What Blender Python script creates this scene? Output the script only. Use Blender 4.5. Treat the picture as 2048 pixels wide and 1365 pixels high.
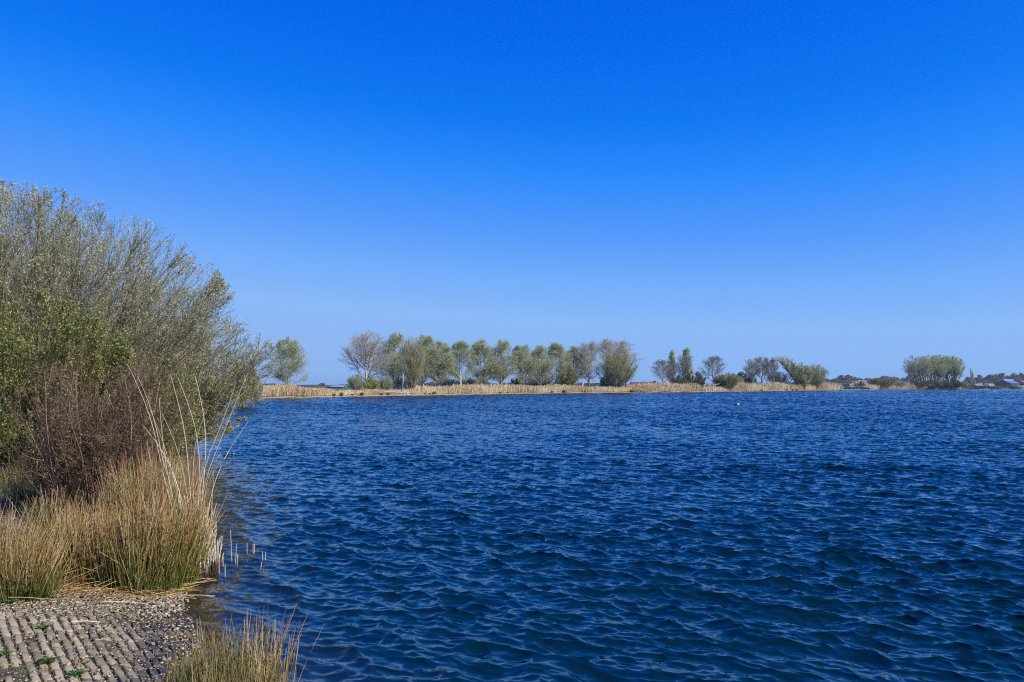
import bpy, math
import numpy as np
from mathutils import Vector
R_=math.radians
for o in list(bpy.data.objects): bpy.data.objects.remove(o)
sc=bpy.context.scene
COL=sc.collection

# ------------------------------------------------------------------ camera
HC=1.8; FPX=1707.0; PITCH=math.atan(87.5/FPX)
cd=bpy.data.cameras.new('camera'); cam=bpy.data.objects.new('camera',cd); COL.objects.link(cam)
cd.sensor_width=36; cd.lens=FPX/2048*36; cd.clip_start=0.1; cd.clip_end=9000
cam.location=(0,0,HC); cam.rotation_euler=(math.pi/2+PITCH,0,0)
sc.camera=cam
# ------------------------------------------------------------------ light
SUN_EL=R_(38); SUN_AZ=R_(118)      # azimuth measured clockwise from the view direction (+Y)
sdir=Vector((math.sin(SUN_AZ)*math.cos(SUN_EL), math.cos(SUN_AZ)*math.cos(SUN_EL), math.sin(SUN_EL)))
sl=bpy.data.lights.new('sun','SUN'); sl.energy=5.0; sl.angle=R_(0.53); sl.color=(1.0,0.90,0.72)
so=bpy.data.objects.new('sun',sl); COL.objects.link(so); so.rotation_euler=sdir.to_track_quat('Z','Y').to_euler()
w=bpy.data.worlds.new('World'); sc.world=w; w.use_nodes=True
nt=w.node_tree; bg=nt.nodes['Background']
sky=nt.nodes.new('ShaderNodeTexSky'); sky.sky_type='NISHITA'; sky.sun_disc=False
sky.sun_elevation=SUN_EL; sky.sun_rotation=SUN_AZ
sky.air_density=1.0; sky.dust_density=0.6; sky.ozone_density=3.0; sky.altitude=0
SKYS=0.115
gm=nt.nodes.new('ShaderNodeGamma'); gm.inputs[1].default_value=1.0
mul=nt.nodes.new('ShaderNodeMix'); mul.data_type='RGBA'; mul.blend_type='MULTIPLY'; mul.inputs[0].default_value=1
mul.inputs[7].default_value=(SKYS,SKYS,SKYS,1)
# the photograph's camera renders this spring sky as a very saturated blue: the brightness of the
# physical sky picks the hue, from deep blue overhead to pale blue at the horizon
sepc=nt.nodes.new('ShaderNodeSeparateColor'); rp=nt.nodes.new('ShaderNodeValToRGB'); rp.color_ramp.interpolation='LINEAR'
SKYR=[(0.09,(.0,.095,.64)),(0.133,(.0005,.136,.82)),(0.17,(.005,.190,.91)),(.205,(.025,.26,.97)),(.25,(.075,.312,.97)),(.34,(.170,.420,.97)),(.45,(.255,.495,.94)),(.62,(.28,.48,.88)),(.9,(.29,.49,.86))]
SKYR=[(p,c) for p,c in SKYR]
e=rp.color_ramp.elements
while len(e)<len(SKYR): e.new(.5)
for k,(p_,c_) in enumerate(SKYR): e[k].position=p_; e[k].color=(*c_,1)
nt.links.new(sky.outputs[0],mul.inputs[6]); nt.links.new(mul.outputs[2],sepc.inputs[0]); nt.links.new(sepc.outputs[0],rp.inputs[0]); nt.links.new(rp.outputs[0],bg.inputs[0])
bg.inputs[1].default_value=1.0
sc.view_settings.view_transform='Standard'; sc.view_settings.look='None'
sc.view_settings.exposure=0.0; sc.view_settings.gamma=1.0
sc.render.engine='CYCLES'
sc.cycles.max_bounces=5; sc.cycles.diffuse_bounces=2; sc.cycles.glossy_bounces=3; sc.cycles.transparent_max_bounces=4
sc.cycles.filter_width=1.15; sc.cycles.use_denoising=False; sc.cycles.adaptive_threshold=.006; sc.cycles.volume_bounces=0; sc.cycles.caustics_reflective=False; sc.cycles.caustics_refractive=False

# ------------------------------------------------------------------ pixel -> world
def ray(px,py):
    c,s=math.cos(PITCH),math.sin(PITCH); a=(px-1024)/FPX; b=(682.5-py)/FPX
    return np.array([a, c-b*s, s+b*c])
def on_z(px,py,z=0.0):
    d=ray(px,py); t=(z-HC)/d[2]; return np.array([0,0,HC])+d*t
def at_y(px,py,Y):
    d=ray(px,py); return np.array([0,0,HC])+d*(Y/d[1])

# ------------------------------------------------------------------ helpers
class M:
    """collects quads"""
    def __init__(s): s.v=[]; s.f=[]; s.i=[]; s.n=0
    def add(s,v,f,info):
        v=np.asarray(v,dtype=np.float32).reshape(-1,3); f=np.asarray(f,dtype=np.int64).reshape(-1,4)
        info=np.broadcast_to(np.asarray(info,dtype=np.float32),(len(v),3))
        s.v.append(v); s.f.append(f+s.n); s.i.append(info); s.n+=len(v); return s
    def arrays(s): return np.concatenate(s.v),np.concatenate(s.f),np.concatenate(s.i)
    def mesh(s,name,mat,smooth=False):
        v,f,i=s.arrays()
        me=bpy.data.meshes.new(name); me.vertices.add(len(v)); me.vertices.foreach_set('co',v.ravel())
        me.loops.add(len(f)*4); me.loops.foreach_set('vertex_index',f.ravel().astype(np.int32))
        me.polygons.add(len(f)); me.polygons.foreach_set('loop_start',np.arange(0,len(f)*4,4,dtype=np.int32))
        try: me.polygons.foreach_set('loop_total',np.full(len(f),4,dtype=np.int32))
        except Exception: pass
        if smooth: me.polygons.foreach_set('use_smooth',np.ones(len(f),dtype=bool))
        a=me.attributes.new('info','FLOAT_VECTOR','POINT'); a.data.foreach_set('vector',np.ascontiguousarray(i).ravel())
        me.update(calc_edges=True); me.materials.append(mat); return me
    def build(s,name,mat,parent=None,smooth=False):
        return link(name,s.mesh(name,mat,smooth),parent)
def link(name,me,parent=None,loc=None):
    o=bpy.data.objects.new(name,me); COL.objects.link(o)
    if parent: o.parent=parent
    if loc is not None: o.location=loc
    return o
def empty(name,loc,rz=0):
    o=bpy.data.objects.new(name,None); COL.objects.link(o); o.location=loc; o.rotation_euler=(0,0,rz); o.empty_display_size=.2
    return o
def tag(o,label=None,cat=None,group=None,kind=None):
    if label: o['label']=label
    if cat: o['category']=cat
    if group: o['group']=group
    if kind: o['kind']=kind
    return o
def kids(o): return [c for c in bpy.data.objects if c.parent==o]
def copy_tree(o,loc=None,rz=None,sc_=None,parent=None):
    c=o.copy(); COL.objects.link(c); c.parent=parent
    for ch in kids(o): copy_tree(ch,parent=c)
    if loc is not None: c.location=loc
    if rz is not None: c.rotation_euler=(0,0,rz)
    if sc_ is not None: c.scale=sc_
    return c
def nrm(a): return a/np.maximum(np.linalg.norm(a,axis=-1,keepdims=True),1e-9)

# materials
def newmat(name):
    m=bpy.data.materials.new(name); m.use_nodes=True; t=m.node_tree; return m,t,t.nodes['Principled BSDF']
def info_nodes(t):
    a=t.nodes.new('ShaderNodeAttribute'); a.attribute_name='info'
    s=t.nodes.new('ShaderNodeSeparateXYZ'); t.links.new(a.outputs['Vector'],s.inputs[0]); return s
def ramp(t,fac,stops,interp='LINEAR'):
    r=t.nodes.new('ShaderNodeValToRGB'); r.color_ramp.interpolation=interp; e=r.color_ramp.elements
    while len(e)<len(stops): e.new(0.5)
    for k,(p,c) in enumerate(stops): e[k].position=p; e[k].color=(*c,1)
    t.links.new(fac,r.inputs[0]); return r.outputs[0]
def mixc(t,fac,a,b,mode='MIX'):
    n=t.nodes.new('ShaderNodeMix'); n.data_type='RGBA'; n.blend_type=mode
    if isinstance(fac,float): n.inputs[0].default_value=fac
    else: t.links.new(fac,n.inputs[0])
    for k,x in ((6,a),(7,b)):
        if isinstance(x,tuple): n.inputs[k].default_value=(*x,1)
        else: t.links.new(x,n.inputs[k])
    return n.outputs[2]
def noise(t,scale,detail=3,vec=None,rough=.55):
    n=t.nodes.new('ShaderNodeTexNoise'); n.inputs['Scale'].default_value=scale; n.inputs['Detail'].default_value=detail
    n.inputs['Roughness'].default_value=rough
    if vec is None:
        g=t.nodes.new('ShaderNodeTexCoord'); vec=g.outputs['Object']
    t.links.new(vec,n.inputs['Vector']); return n
def veg(name,rnd,tipmix=None,rough=.8,transl=0.0,bump=None):
    """colour from the strand's random number; tipmix=[(t,colour)] blended along its length by its alpha"""
    m,t,p=newmat(name); s=info_nodes(t)
    c=ramp(t,s.outputs[1],rnd)
    if tipmix:
        stops,facs=tipmix
        c2=ramp(t,s.outputs[0],stops); fr=ramp(t,s.outputs[0],[(a,(b,b,b)) for a,b in facs])
        c=mixc(t,fr,c,c2)
    t.links.new(c,p.inputs['Base Color']); p.inputs['Roughness'].default_value=rough
    p.inputs['Specular IOR Level'].default_value=.25
    if transl:
        tr=t.nodes.new('ShaderNodeBsdfTranslucent'); t.links.new(c,tr.inputs[0]); mx=t.nodes.new('ShaderNodeMixShader')
        mx.inputs[0].default_value=transl; out=t.nodes['Material Output']
        t.links.new(p.outputs[0],mx.inputs[1]); t.links.new(tr.outputs[0],mx.inputs[2]); t.links.new(mx.outputs[0],out.inputs[0])
    return m
def plain(name,col,rough=.7,var=.25,scale=3.0,metal=0.0):
    m,t,p=newmat(name); n=noise(t,scale,5)
    c=mixc(t,n.outputs[0],tuple(x*(1-var) for x in col),tuple(min(1,x*(1+var)) for x in col))
    t.links.new(c,p.inputs['Base Color']); p.inputs['Roughness'].default_value=rough; p.inputs['Metallic'].default_value=metal
    return m

# strands ------------------------------------------------------------
def grow(rng,P0,D0,L,K,up=0.0,noi=0.0,bend=None):
    N=len(P0); P=np.zeros((N,K,3)); P[:,0]=P0; D=nrm(np.array(D0,dtype=float)); st=(np.asarray(L)/(K-1))[:,None]
    for k in range(1,K):
        P[:,k]=P[:,k-1]+D*st
        D=D+rng.normal(0,1,(N,3))*noi
        D[:,2]+=up
        if bend is not None: D=D+bend
        D=nrm(D)
    return P
def tubes(m,P,R,rnd,extra=0.0,tt=None,sides=3):
    N,K,_=P.shape
    T=nrm(np.gradient(P,axis=1)) if K>1 else P
    ref=np.where(np.abs(T[...,2:3])>.9,np.array([1.,0,0]),np.array([0,0,1.]))
    A=nrm(np.cross(T,ref)); B=np.cross(T,A)
    an=np.arange(sides)*2*math.pi/sides
    V=P[:,:,None,:]+R[:,:,None,None]*(np.cos(an)[None,None,:,None]*A[:,:,None,:]+np.sin(an)[None,None,:,None]*B[:,:,None,:])
    idx=np.arange(N*K*sides).reshape(N,K,sides)
    a=idx[:,:-1,:]; b=np.roll(idx,-1,axis=2)[:,:-1,:]; c=np.roll(idx,-1,axis=2)[:,1:,:]; d=idx[:,1:,:]
    F=np.stack([a,b,c,d],-1).reshape(-1,4)
    t=np.linspace(0,1,K)[None,:,None] if tt is None else tt[:,:,None]
    I=np.stack(np.broadcast_arrays(t,np.asarray(rnd).reshape(N,1,1),np.asarray(extra).reshape(-1,1,1)+np.zeros((N,K,sides))),-1)
    m.add(V.reshape(-1,3),F,I.reshape(-1,3))
def blades(m,P,Wd,rnd,rng,extra=0.0):
    """flat ribbons (N,K) tapering; random facing"""
    N,K,_=P.shape; T=nrm(np.gradient(P,axis=1)); q=rng.normal(0,1,(N,1,3)); A=nrm(np.cross(T,q))
    V=np.stack([P-A*Wd[...,None]*.5,P+A*Wd[...,None]*.5],2)
    idx=np.arange(N*K*2).reshape(N,K,2)
    F=np.stack([idx[:,:-1,0],idx[:,:-1,1],idx[:,1:,1],idx[:,1:,0]],-1).reshape(-1,4)
    t=np.linspace(0,1,K)[None,:,None]
    I=np.stack(np.broadcast_arrays(t,np.asarray(rnd).reshape(N,1,1),extra+np.zeros((N,K,2))),-1)
    m.add(V.reshape(-1,3),F,I.reshape(-1,3))
def leaves(m,C,D,L,Wd,rng,rnd=None):
    N=len(C); D=nrm(D); A=nrm(np.cross(D,rng.normal(0,1,(N,3)))); U=np.cross(D,A)
    L=np.asarray(L).reshape(-1,1); Wd=np.asarray(Wd).reshape(-1,1)
    V=np.stack([C,C+D*L*.5+A*Wd*.5,C+D*L+U*Wd*.2,C+D*L*.5-A*Wd*.5],1)
    F=np.arange(N*4).reshape(N,4)
    rnd=rng.random(N) if rnd is None else rnd
    I=np.stack(np.broadcast_arrays(np.array([0,.5,1,.5])[None,:],rnd[:,None],np.zeros((N,4))),-1)
    m.add(V.reshape(-1,3),F,I.reshape(-1,3))
def spawn(rng,P,R,n,t0,t1,ang,lenf,K,up,noi,rf,rmin,env=None,lmin=0,zmin=None,angsd=.15,bias=None,fill=False):
    N,Kp,_=P.shape
    pi=np.repeat(np.arange(N),n); t=rng.uniform(t0,t1,len(pi))
    x=t*(Kp-1); k=np.minimum(x.astype(int),Kp-2); f=(x-k)[:,None]
    p=P[pi,k]*(1-f)+P[pi,k+1]*f; T=nrm(P[pi,k+1]-P[pi,k])
    plen=np.linalg.norm(np.diff(P,axis=1),axis=2).sum(1)[pi]
    r0=np.maximum((R[pi,k]*(1-f[:,0])+R[pi,k+1]*f[:,0])*rf,rmin)
    q=nrm(np.cross(T,rng.normal(0,1,(len(pi),3))))
    a=(ang+rng.normal(0,angsd,len(pi)))[:,None]
    D=np.cos(a)*T+np.sin(a)*q
    if bias is not None: D=D+np.asarray(bias)
    D=nrm(D)
    L=np.maximum(plen*lenf*(1-.45*t)*rng.uniform(.6,1.3,len(pi)),lmin)
    if fill: L=np.full(len(pi),fill)
    if env is not None:
        for _ in range(9 if fill else 4):
            tip=p+nrm(D+np.array([0,0,up*K*.4]))*L[:,None]
            L=np.where(env(tip)>1,L*(.82 if fill else .65),L)
        if fill: L=L*rng.uniform(.78,1.02,len(L))
    ok=L>lmin*.15
    if zmin is not None: ok&=(p[:,2]+D[:,2]*L>zmin)
    p,D,L,r0=p[ok],D[ok],L[ok],r0[ok]
    C=grow(rng,p,D,L,K,up,noi)
    Rr=r0[:,None]*np.linspace(1,.4,K)[None,:]
    return C,Rr
def along(P,rng,n,t0=.2,t1=1.0):
    N,K,_=P.shape; pi=np.repeat(np.arange(N),n); t=rng.uniform(t0,t1,len(pi)); x=t*(K-1); k=np.minimum(x.astype(int),K-2); f=(x-k)[:,None]
    return P[pi,k]*(1-f)+P[pi,k+1]*f, nrm(P[pi,k+1]-P[pi,k])

# ------------------------------------------------------------------ shoreline and terrain
near=[(1.2,-60),(0.9,-3),(0.35,0.6),(-1.05,3.2)]
near+=[tuple(on_z(402,1365)[:2]),tuple(on_z(386,1270)[:2]),tuple(on_z(368,1190)[:2]),(-3.05,8.1),(-4.3,12),(-6.7,18.5),(-9.2,25),(-12.5,34),(-20,58),(-30,88)]
FAR=[(470,798.5),(520,797.3),(620,796),(700,794.2),(790,792.6),(860,791.2),(1000,789),(1120,787.2),(1200,786.4),(1300,785.4),(1400,784.6),(1500,783.5),(1600,782),(1690,780.7),(1760,779.8),(1850,779.2),(1925,779.0),(2048,778.6)]
farp=[tuple(on_z(*p)[:2]) for p in FAR]
poly=np.array(near+farp+[(330,380),(520,370),(560,100),(500,-60)])
def sdist(x,y):
    x=np.asarray(x,dtype=float); y=np.asarray(y,dtype=float); best=np.full(x.shape,1e18); ins=np.zeros(x.shape,bool)
    n=len(poly)
    for i in range(n):
        ax,ay=poly[i]; bx,by=poly[(i+1)%n]; dx,dy=bx-ax,by-ay
        t=np.clip(((x-ax)*dx+(y-ay)*dy)/(dx*dx+dy*dy),0,1)
        best=np.minimum(best,(x-ax-t*dx)**2+(y-ay-t*dy)**2)
        if dy!=0:
            c=((ay>y)!=(by>y))&(x<dx*(y-ay)/dy+ax); ins^=c
    d=np.sqrt(best); return np.where(ins,-d,d)
def gz(x,y):
    s=sdist(x,y); far=np.clip((np.hypot(x,y)-40)/60,0,1)
    sp=np.maximum(s,0); sn=np.maximum(-s,0)
    land=.45*(1-np.exp(-sp/(2.2-1.2*far)))+.5*far*(1-np.exp(-sp/60))
    near_=1-far
    land=land+near_*np.where(sp>0,.03*np.sin(x*2.1)*np.sin(y*1.7),0)*np.clip(sp/2,0,1)
    return np.where(s>0,land,-np.minimum(.2*sn,1.6))-.0
def gz1(x,y): return float(gz(np.array([x]),np.array([y]))[0])
def shoreY(px):
    xs=[p[0] for p in FAR]; ys=[p[1] for p in FAR]; yy=np.interp(px,xs,ys); return on_z(px,yy)[1]

def polar(rr,th):
    X=rr[:,None]*np.sin(th)[None,:]; Y=rr[:,None]*np.cos(th)[None,:]
    return X,Y
def gridfaces(a,b):
    idx=np.arange(a*b).reshape(a,b); return np.stack([idx[:-1,:-1],idx[:-1,1:],idx[1:,1:],idx[1:,:-1]],-1).reshape(-1,4)

def build_ground():
    rr=np.concatenate([[0.0],np.geomspace(.4,2500,330)])
    th=np.linspace(-math.pi,math.pi,721)
    # finer in the view wedge
    th=np.unique(np.concatenate([th,np.linspace(-.62,.62,420)]))
    X,Y=polar(rr,th); Z=gz(X,Y); s=sdist(X,Y)
    m=M(); inf=np.stack([s,np.hypot(X,Y),np.zeros_like(s)],-1)
    m.add(np.stack([X,Y,Z],-1),gridfaces(*X.shape)[:,::-1],inf.reshape(-1,3))
    mat,t,p=newmat('ground_soil'); si=info_nodes(t)
    n1=noise(t,1.2,6); n2=noise(t,14,5); n3=noise(t,.03,4)
    soil=ramp(t,n2.outputs[0],[(.3,(.05,.04,.028)),(.5,(.11,.09,.065)),(.62,(.07,.085,.03)),(.8,(.2,.17,.13))])
    grass=ramp(t,n1.outputs[0],[(.3,(.035,.07,.02)),(.55,(.06,.10,.03)),(.75,(.12,.11,.05))])
    fld=ramp(t,n3.outputs[0],[(.35,(.05,.10,.03)),(.55,(.09,.12,.04)),(.7,(.16,.14,.08))])
    rfar=t.nodes.new('ShaderNodeMapRange'); rfar.inputs[1].default_value=30; rfar.inputs[2].default_value=70; t.links.new(si.outputs[1],rfar.inputs[0])
    rs=t.nodes.new('ShaderNodeMapRange'); rs.inputs[1].default_value=3; rs.inputs[2].default_value=14; t.links.new(si.outputs[0],rs.inputs[0])
    nearc=mixc(t,rs.outputs[0],soil,grass)
    sh=ramp(t,si.outputs[0],[(0.0,(.10,.085,.06)),(.25,(.42,.36,.27)),(.9,(.30,.24,.15))])
    rb=t.nodes.new('ShaderNodeMapRange'); rb.inputs[1].default_value=3; rb.inputs[2].default_value=9; t.links.new(si.outputs[0],rb.inputs[0])
    farc=mixc(t,rb.outputs[0],sh,fld)
    c=mixc(t,rfar.outputs[0],nearc,farc)
    t.links.new(c,p.inputs['Base Color']); p.inputs['Roughness'].default_value=.95
    b=t.nodes.new('ShaderNodeBump'); b.inputs['Strength'].default_value=.5; b.inputs['Distance'].default_value=.03
    t.links.new(n2.outputs[0],b.inputs['Height']); t.links.new(b.outputs[0],p.inputs['Normal'])
    tag(m.build('ground',mat,smooth=True),kind='structure')
build_ground()

# ------------------------------------------------------------------ water
def wave_tile(seed,L,N,kp,wdir,power,hrms,spread):
    rng=np.random.default_rng(seed); k1=np.fft.fftfreq(N,L/N)*2*math.pi
    KX,KY=np.meshgrid(k1,k1,indexing='ij'); K=np.hypot(KX,KY); K[0,0]=1
    c=(KX*wdir[0]+KY*wdir[1])/K
    D=np.abs(c)**spread*np.where(c>0,1,.12)+.03
    S=np.exp(-(kp/K)**2)*K**(-power)*D*np.exp(-(K*.012)**2); S[0,0]=0
    A=np.sqrt(S)*(rng.normal(size=S.shape)+1j*rng.normal(size=S.shape))
    h=np.fft.ifft2(A); sc_=hrms/np.real(h).std()
    dx=np.real(np.fft.ifft2(-1j*KX/K*A))*sc_; dy=np.real(np.fft.ifft2(-1j*KY/K*A))*sc_
    return np.real(h)*sc_,dx,dy
def samp(T,L,X,Y):
    N=T.shape[0]; u=(X/L*N)%N; v=(Y/L*N)%N; i=u.astype(int)%N; j=v.astype(int)%N; f=u-np.floor(u); g=v-np.floor(v); i2=(i+1)%N; j2=(j+1)%N
    return (T[i,j]*(1-f)+T[i2,j]*f)*(1-g)+(T[i,j2]*(1-f)+T[i2,j2]*f)*g
WAMP=1.0
def build_water():
    th0=R_(46); dth=.0021
    th=np.arange(-th0,th0,dth); th=np.concatenate([np.linspace(-math.pi,-th0-.01,130),th,np.linspace(th0+.01,math.pi,130)])
    rr=np.concatenate([[0],np.geomspace(.5,2.4,20),np.exp(np.arange(math.log(2.5),math.log(900),.0023))])
    X,Y=polar(rr,th)
    wd=np.array([.62,.78]); wd/=np.linalg.norm(wd)
    a=wave_tile(3,20.0,1024,7.0,wd,3.6,.0112*WAMP,4.0)
    r=R_(17); wd2=np.array([wd[0]*math.cos(r)-wd[1]*math.sin(r),wd[0]*math.sin(r)+wd[1]*math.cos(r)])
    b=wave_tile(8,13.7,1024,13.,wd2,3.4,.0066*WAMP,2.0)
    q=R_(31); Xr=X*math.cos(q)-Y*math.sin(q); Yr=X*math.sin(q)+Y*math.cos(q)
    big=1+.22*np.sin(X*.11+Y*.05)*np.sin(Y*.083-X*.03+1.3)+.16*np.sin(X*.31+Y*.45+2*np.sin(X*.07))*np.sin(X*.23-Y*.19)+.12*np.sin(X*.9-Y*.4+np.sin(Y*.3)*2)*np.sin(Y*.8+X*.2)
    s=sdist(X,Y)
    calm=np.clip(.45+-s/2.0,.5,1)*big*(1+np.clip((np.hypot(X,Y)-30)/75,0,3.0))
    hx=[samp(T,20.0,X,Y) for T in a]; hb=[samp(T,13.7,Xr,Yr) for T in b]
    dbx=hb[1]*math.cos(-q)-hb[2]*math.sin(-q); dby=hb[1]*math.sin(-q)+hb[2]*math.cos(-q)
    Z=(hx[0]+hb[0])*calm; DX=(hx[1]+dbx)*calm*1.45; DY=(hx[2]+dby)*calm*1.45
    R=np.hypot(X,Y)
    fade=np.clip((800-R)/500,0,1); Z*=fade; DX*=fade; DY*=fade
    m=M(); inf=np.stack([np.clip(-s,0,50),R,np.zeros_like(R)],-1)
    m.add(np.stack([X-DX,Y-DY,Z],-1),gridfaces(*X.shape)[:,::-1],inf.reshape(-1,3))
    mat,t,p=newmat('lake_water'); si=info_nodes(t)
    dep=ramp(t,si.outputs[0],[(0,(.022,.022,.015)),(.5,(.008,.016,.018)),(1,(.001,.016,.021))])
    dm=t.nodes.new('ShaderNodeMapRange'); dm.inputs[1].default_value=0; dm.inputs[2].default_value=1.1; t.links.new(si.outputs[0],dm.inputs[0])
    t.links.new(dm.outputs[0],dep.node.inputs[0])
    t.links.new(dep,p.inputs['Base Color']); p.inputs['IOR'].default_value=1.37; p.inputs['Roughness'].default_value=.04
    # small ripples the mesh is too coarse for: more of them where the mesh is coarser
    g=t.nodes.new('ShaderNodeNewGeometry')
    mp=t.nodes.new('ShaderNodeMapping'); mp.inputs['Rotation'].default_value=(0,0,R_(-40)); mp.inputs['Scale'].default_value=(1,.55,1)
    t.links.new(g.outputs['Position'],mp.inputs[0])
    def vn(scale,det):
        n=noise(t,scale,det,mp.outputs[0],.6)
        v=t.nodes.new('ShaderNodeVectorMath'); v.operation='SUBTRACT'; v.inputs[1].default_value=(.5,.5,.5); t.links.new(n.outputs['Color'],v.inputs[0])
        v2=t.nodes.new('ShaderNodeVectorMath'); v2.operation='MULTIPLY'; v2.inputs[1].default_value=(1,1,0); t.links.new(v.outputs[0],v2.inputs[0]); return v2.outputs[0]
    def scl(v,d0,d1,s0,s1):
        r=t.nodes.new('ShaderNodeMapRange'); r.inputs[1].default_value=d0; r.inputs[2].default_value=d1; r.inputs[3].default_value=s0; r.inputs[4].default_value=s1; t.links.new(si.outputs[1],r.inputs[0])
        x=t.nodes.new('ShaderNodeVectorMath'); x.operation='SCALE'; t.links.new(v,x.inputs[0]); t.links.new(r.outputs[0],x.inputs['Scale']); return x.outputs[0]
    def addv(a,b):
        x=t.nodes.new('ShaderNodeVectorMath'); x.operation='ADD'; t.links.new(a,x.inputs[0]); t.links.new(b,x.inputs[1]); return x.outputs[0]
    v=addv(addv(g.outputs['Normal'],scl(vn(16,3),5,50,.14,1.6)),scl(vn(2.2,2),20,120,0.0,1.9))
    nn=t.nodes.new('ShaderNodeVectorMath'); nn.operation='NORMALIZE'; t.links.new(v,nn.inputs[0]); t.links.new(nn.outputs[0],p.inputs['Normal'])
    tag(m.build('water',mat,smooth=True),kind='structure')
build_water()
#STAGE2
# ------------------------------------------------------------------ materials
W_BARK=veg('bark_grey',[(0,(0.260,0.240,0.208)),(.5,(0.416,0.390,0.345)),(1,(0.598,0.559,0.507))],rough=.9)
W_BARKP=veg('bark_pale',[(0,(0.345,0.316,0.265)),(.5,(0.506,0.471,0.402)),(1,(0.667,0.632,0.552))],rough=.9)
W_BARKD=veg('bark_dark',[(0,(.15,.135,.11)),(.5,(.25,.225,.18)),(1,(.36,.33,.27))],rough=.9)
W_WTWIG=veg('willow_bark',[(0,(.17,.15,.09)),(.5,(.31,.28,.19)),(1,(.50,.45,.34))],rough=.85)
W_OLIVE=veg('olive_bark',[(0,(0.224,0.217,0.098)),(.5,(0.364,0.343,0.168)),(1,(0.532,0.490,0.280))],rough=.85)
W_DOLIVE=veg('shaded_olive_bark',[(0,(.05,.05,.018)),(.5,(.11,.105,.04)),(.9,(.22,.21,.09)),(1,(.42,.38,.20))],rough=.85)  # darker copy of the olive bark: shade among the near stems put into colour
W_DTWIG=veg('shaded_willow_bark',[(0,(.08,.07,.045)),(.5,(.17,.15,.105)),(.9,(.30,.27,.20)),(1,(.48,.44,.34))],rough=.85)  # willow bark darkened to paint in the shadow inside the low bush
W_PTWIG=veg('poplar_twigs',[(0,(.26,.26,.17)),(.5,(.42,.42,.29)),(1,(.58,.57,.42))],rough=.9)
L_POP=veg('poplar_leaves',[(0,(.28,.31,.15)),(.5,(.48,.51,.27)),(1,(.70,.72,.48))],transl=.4)
L_POPG=veg('fresh_poplar_leaves',[(0,(.27,.33,.12)),(.5,(.48,.56,.22)),(1,(.70,.77,.42))],transl=.3)
L_WIL=veg('willow_buds',[(0,(.22,.23,.08)),(.4,(.42,.42,.18)),(.75,(.65,.63,.37)),(.93,(.78,.74,.54)),(1,(.64,.35,.17))],transl=.3)
L_WILG=veg('green_willow_buds',[(0,(.09,.10,.02)),(.4,(.235,.245,.06)),(.8,(.43,.435,.16)),(1,(.62,.60,.34))],transl=.3)  # palest stop paints highlights into the bud colour
L_YEL=veg('yellow_green_leaves',[(0,(0.260,0.312,0.065)),(.5,(0.429,0.481,0.104)),(1,(0.650,0.663,0.208))],transl=.3)
L_DARK=veg('dark_shrub_leaves',[(0,(0.078,0.098,0.039)),(.5,(0.156,0.182,0.078)),(1,(0.286,0.299,0.156))],transl=.2)
L_BUD=veg('brown_buds',[(0,(.12,.07,.05)),(.5,(.2,.13,.09)),(1,(.3,.2,.14))])
L_PINK=veg('pinkish_buds',[(0,(.25,.14,.12)),(.5,(.40,.24,.2)),(1,(.55,.38,.32))])

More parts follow.
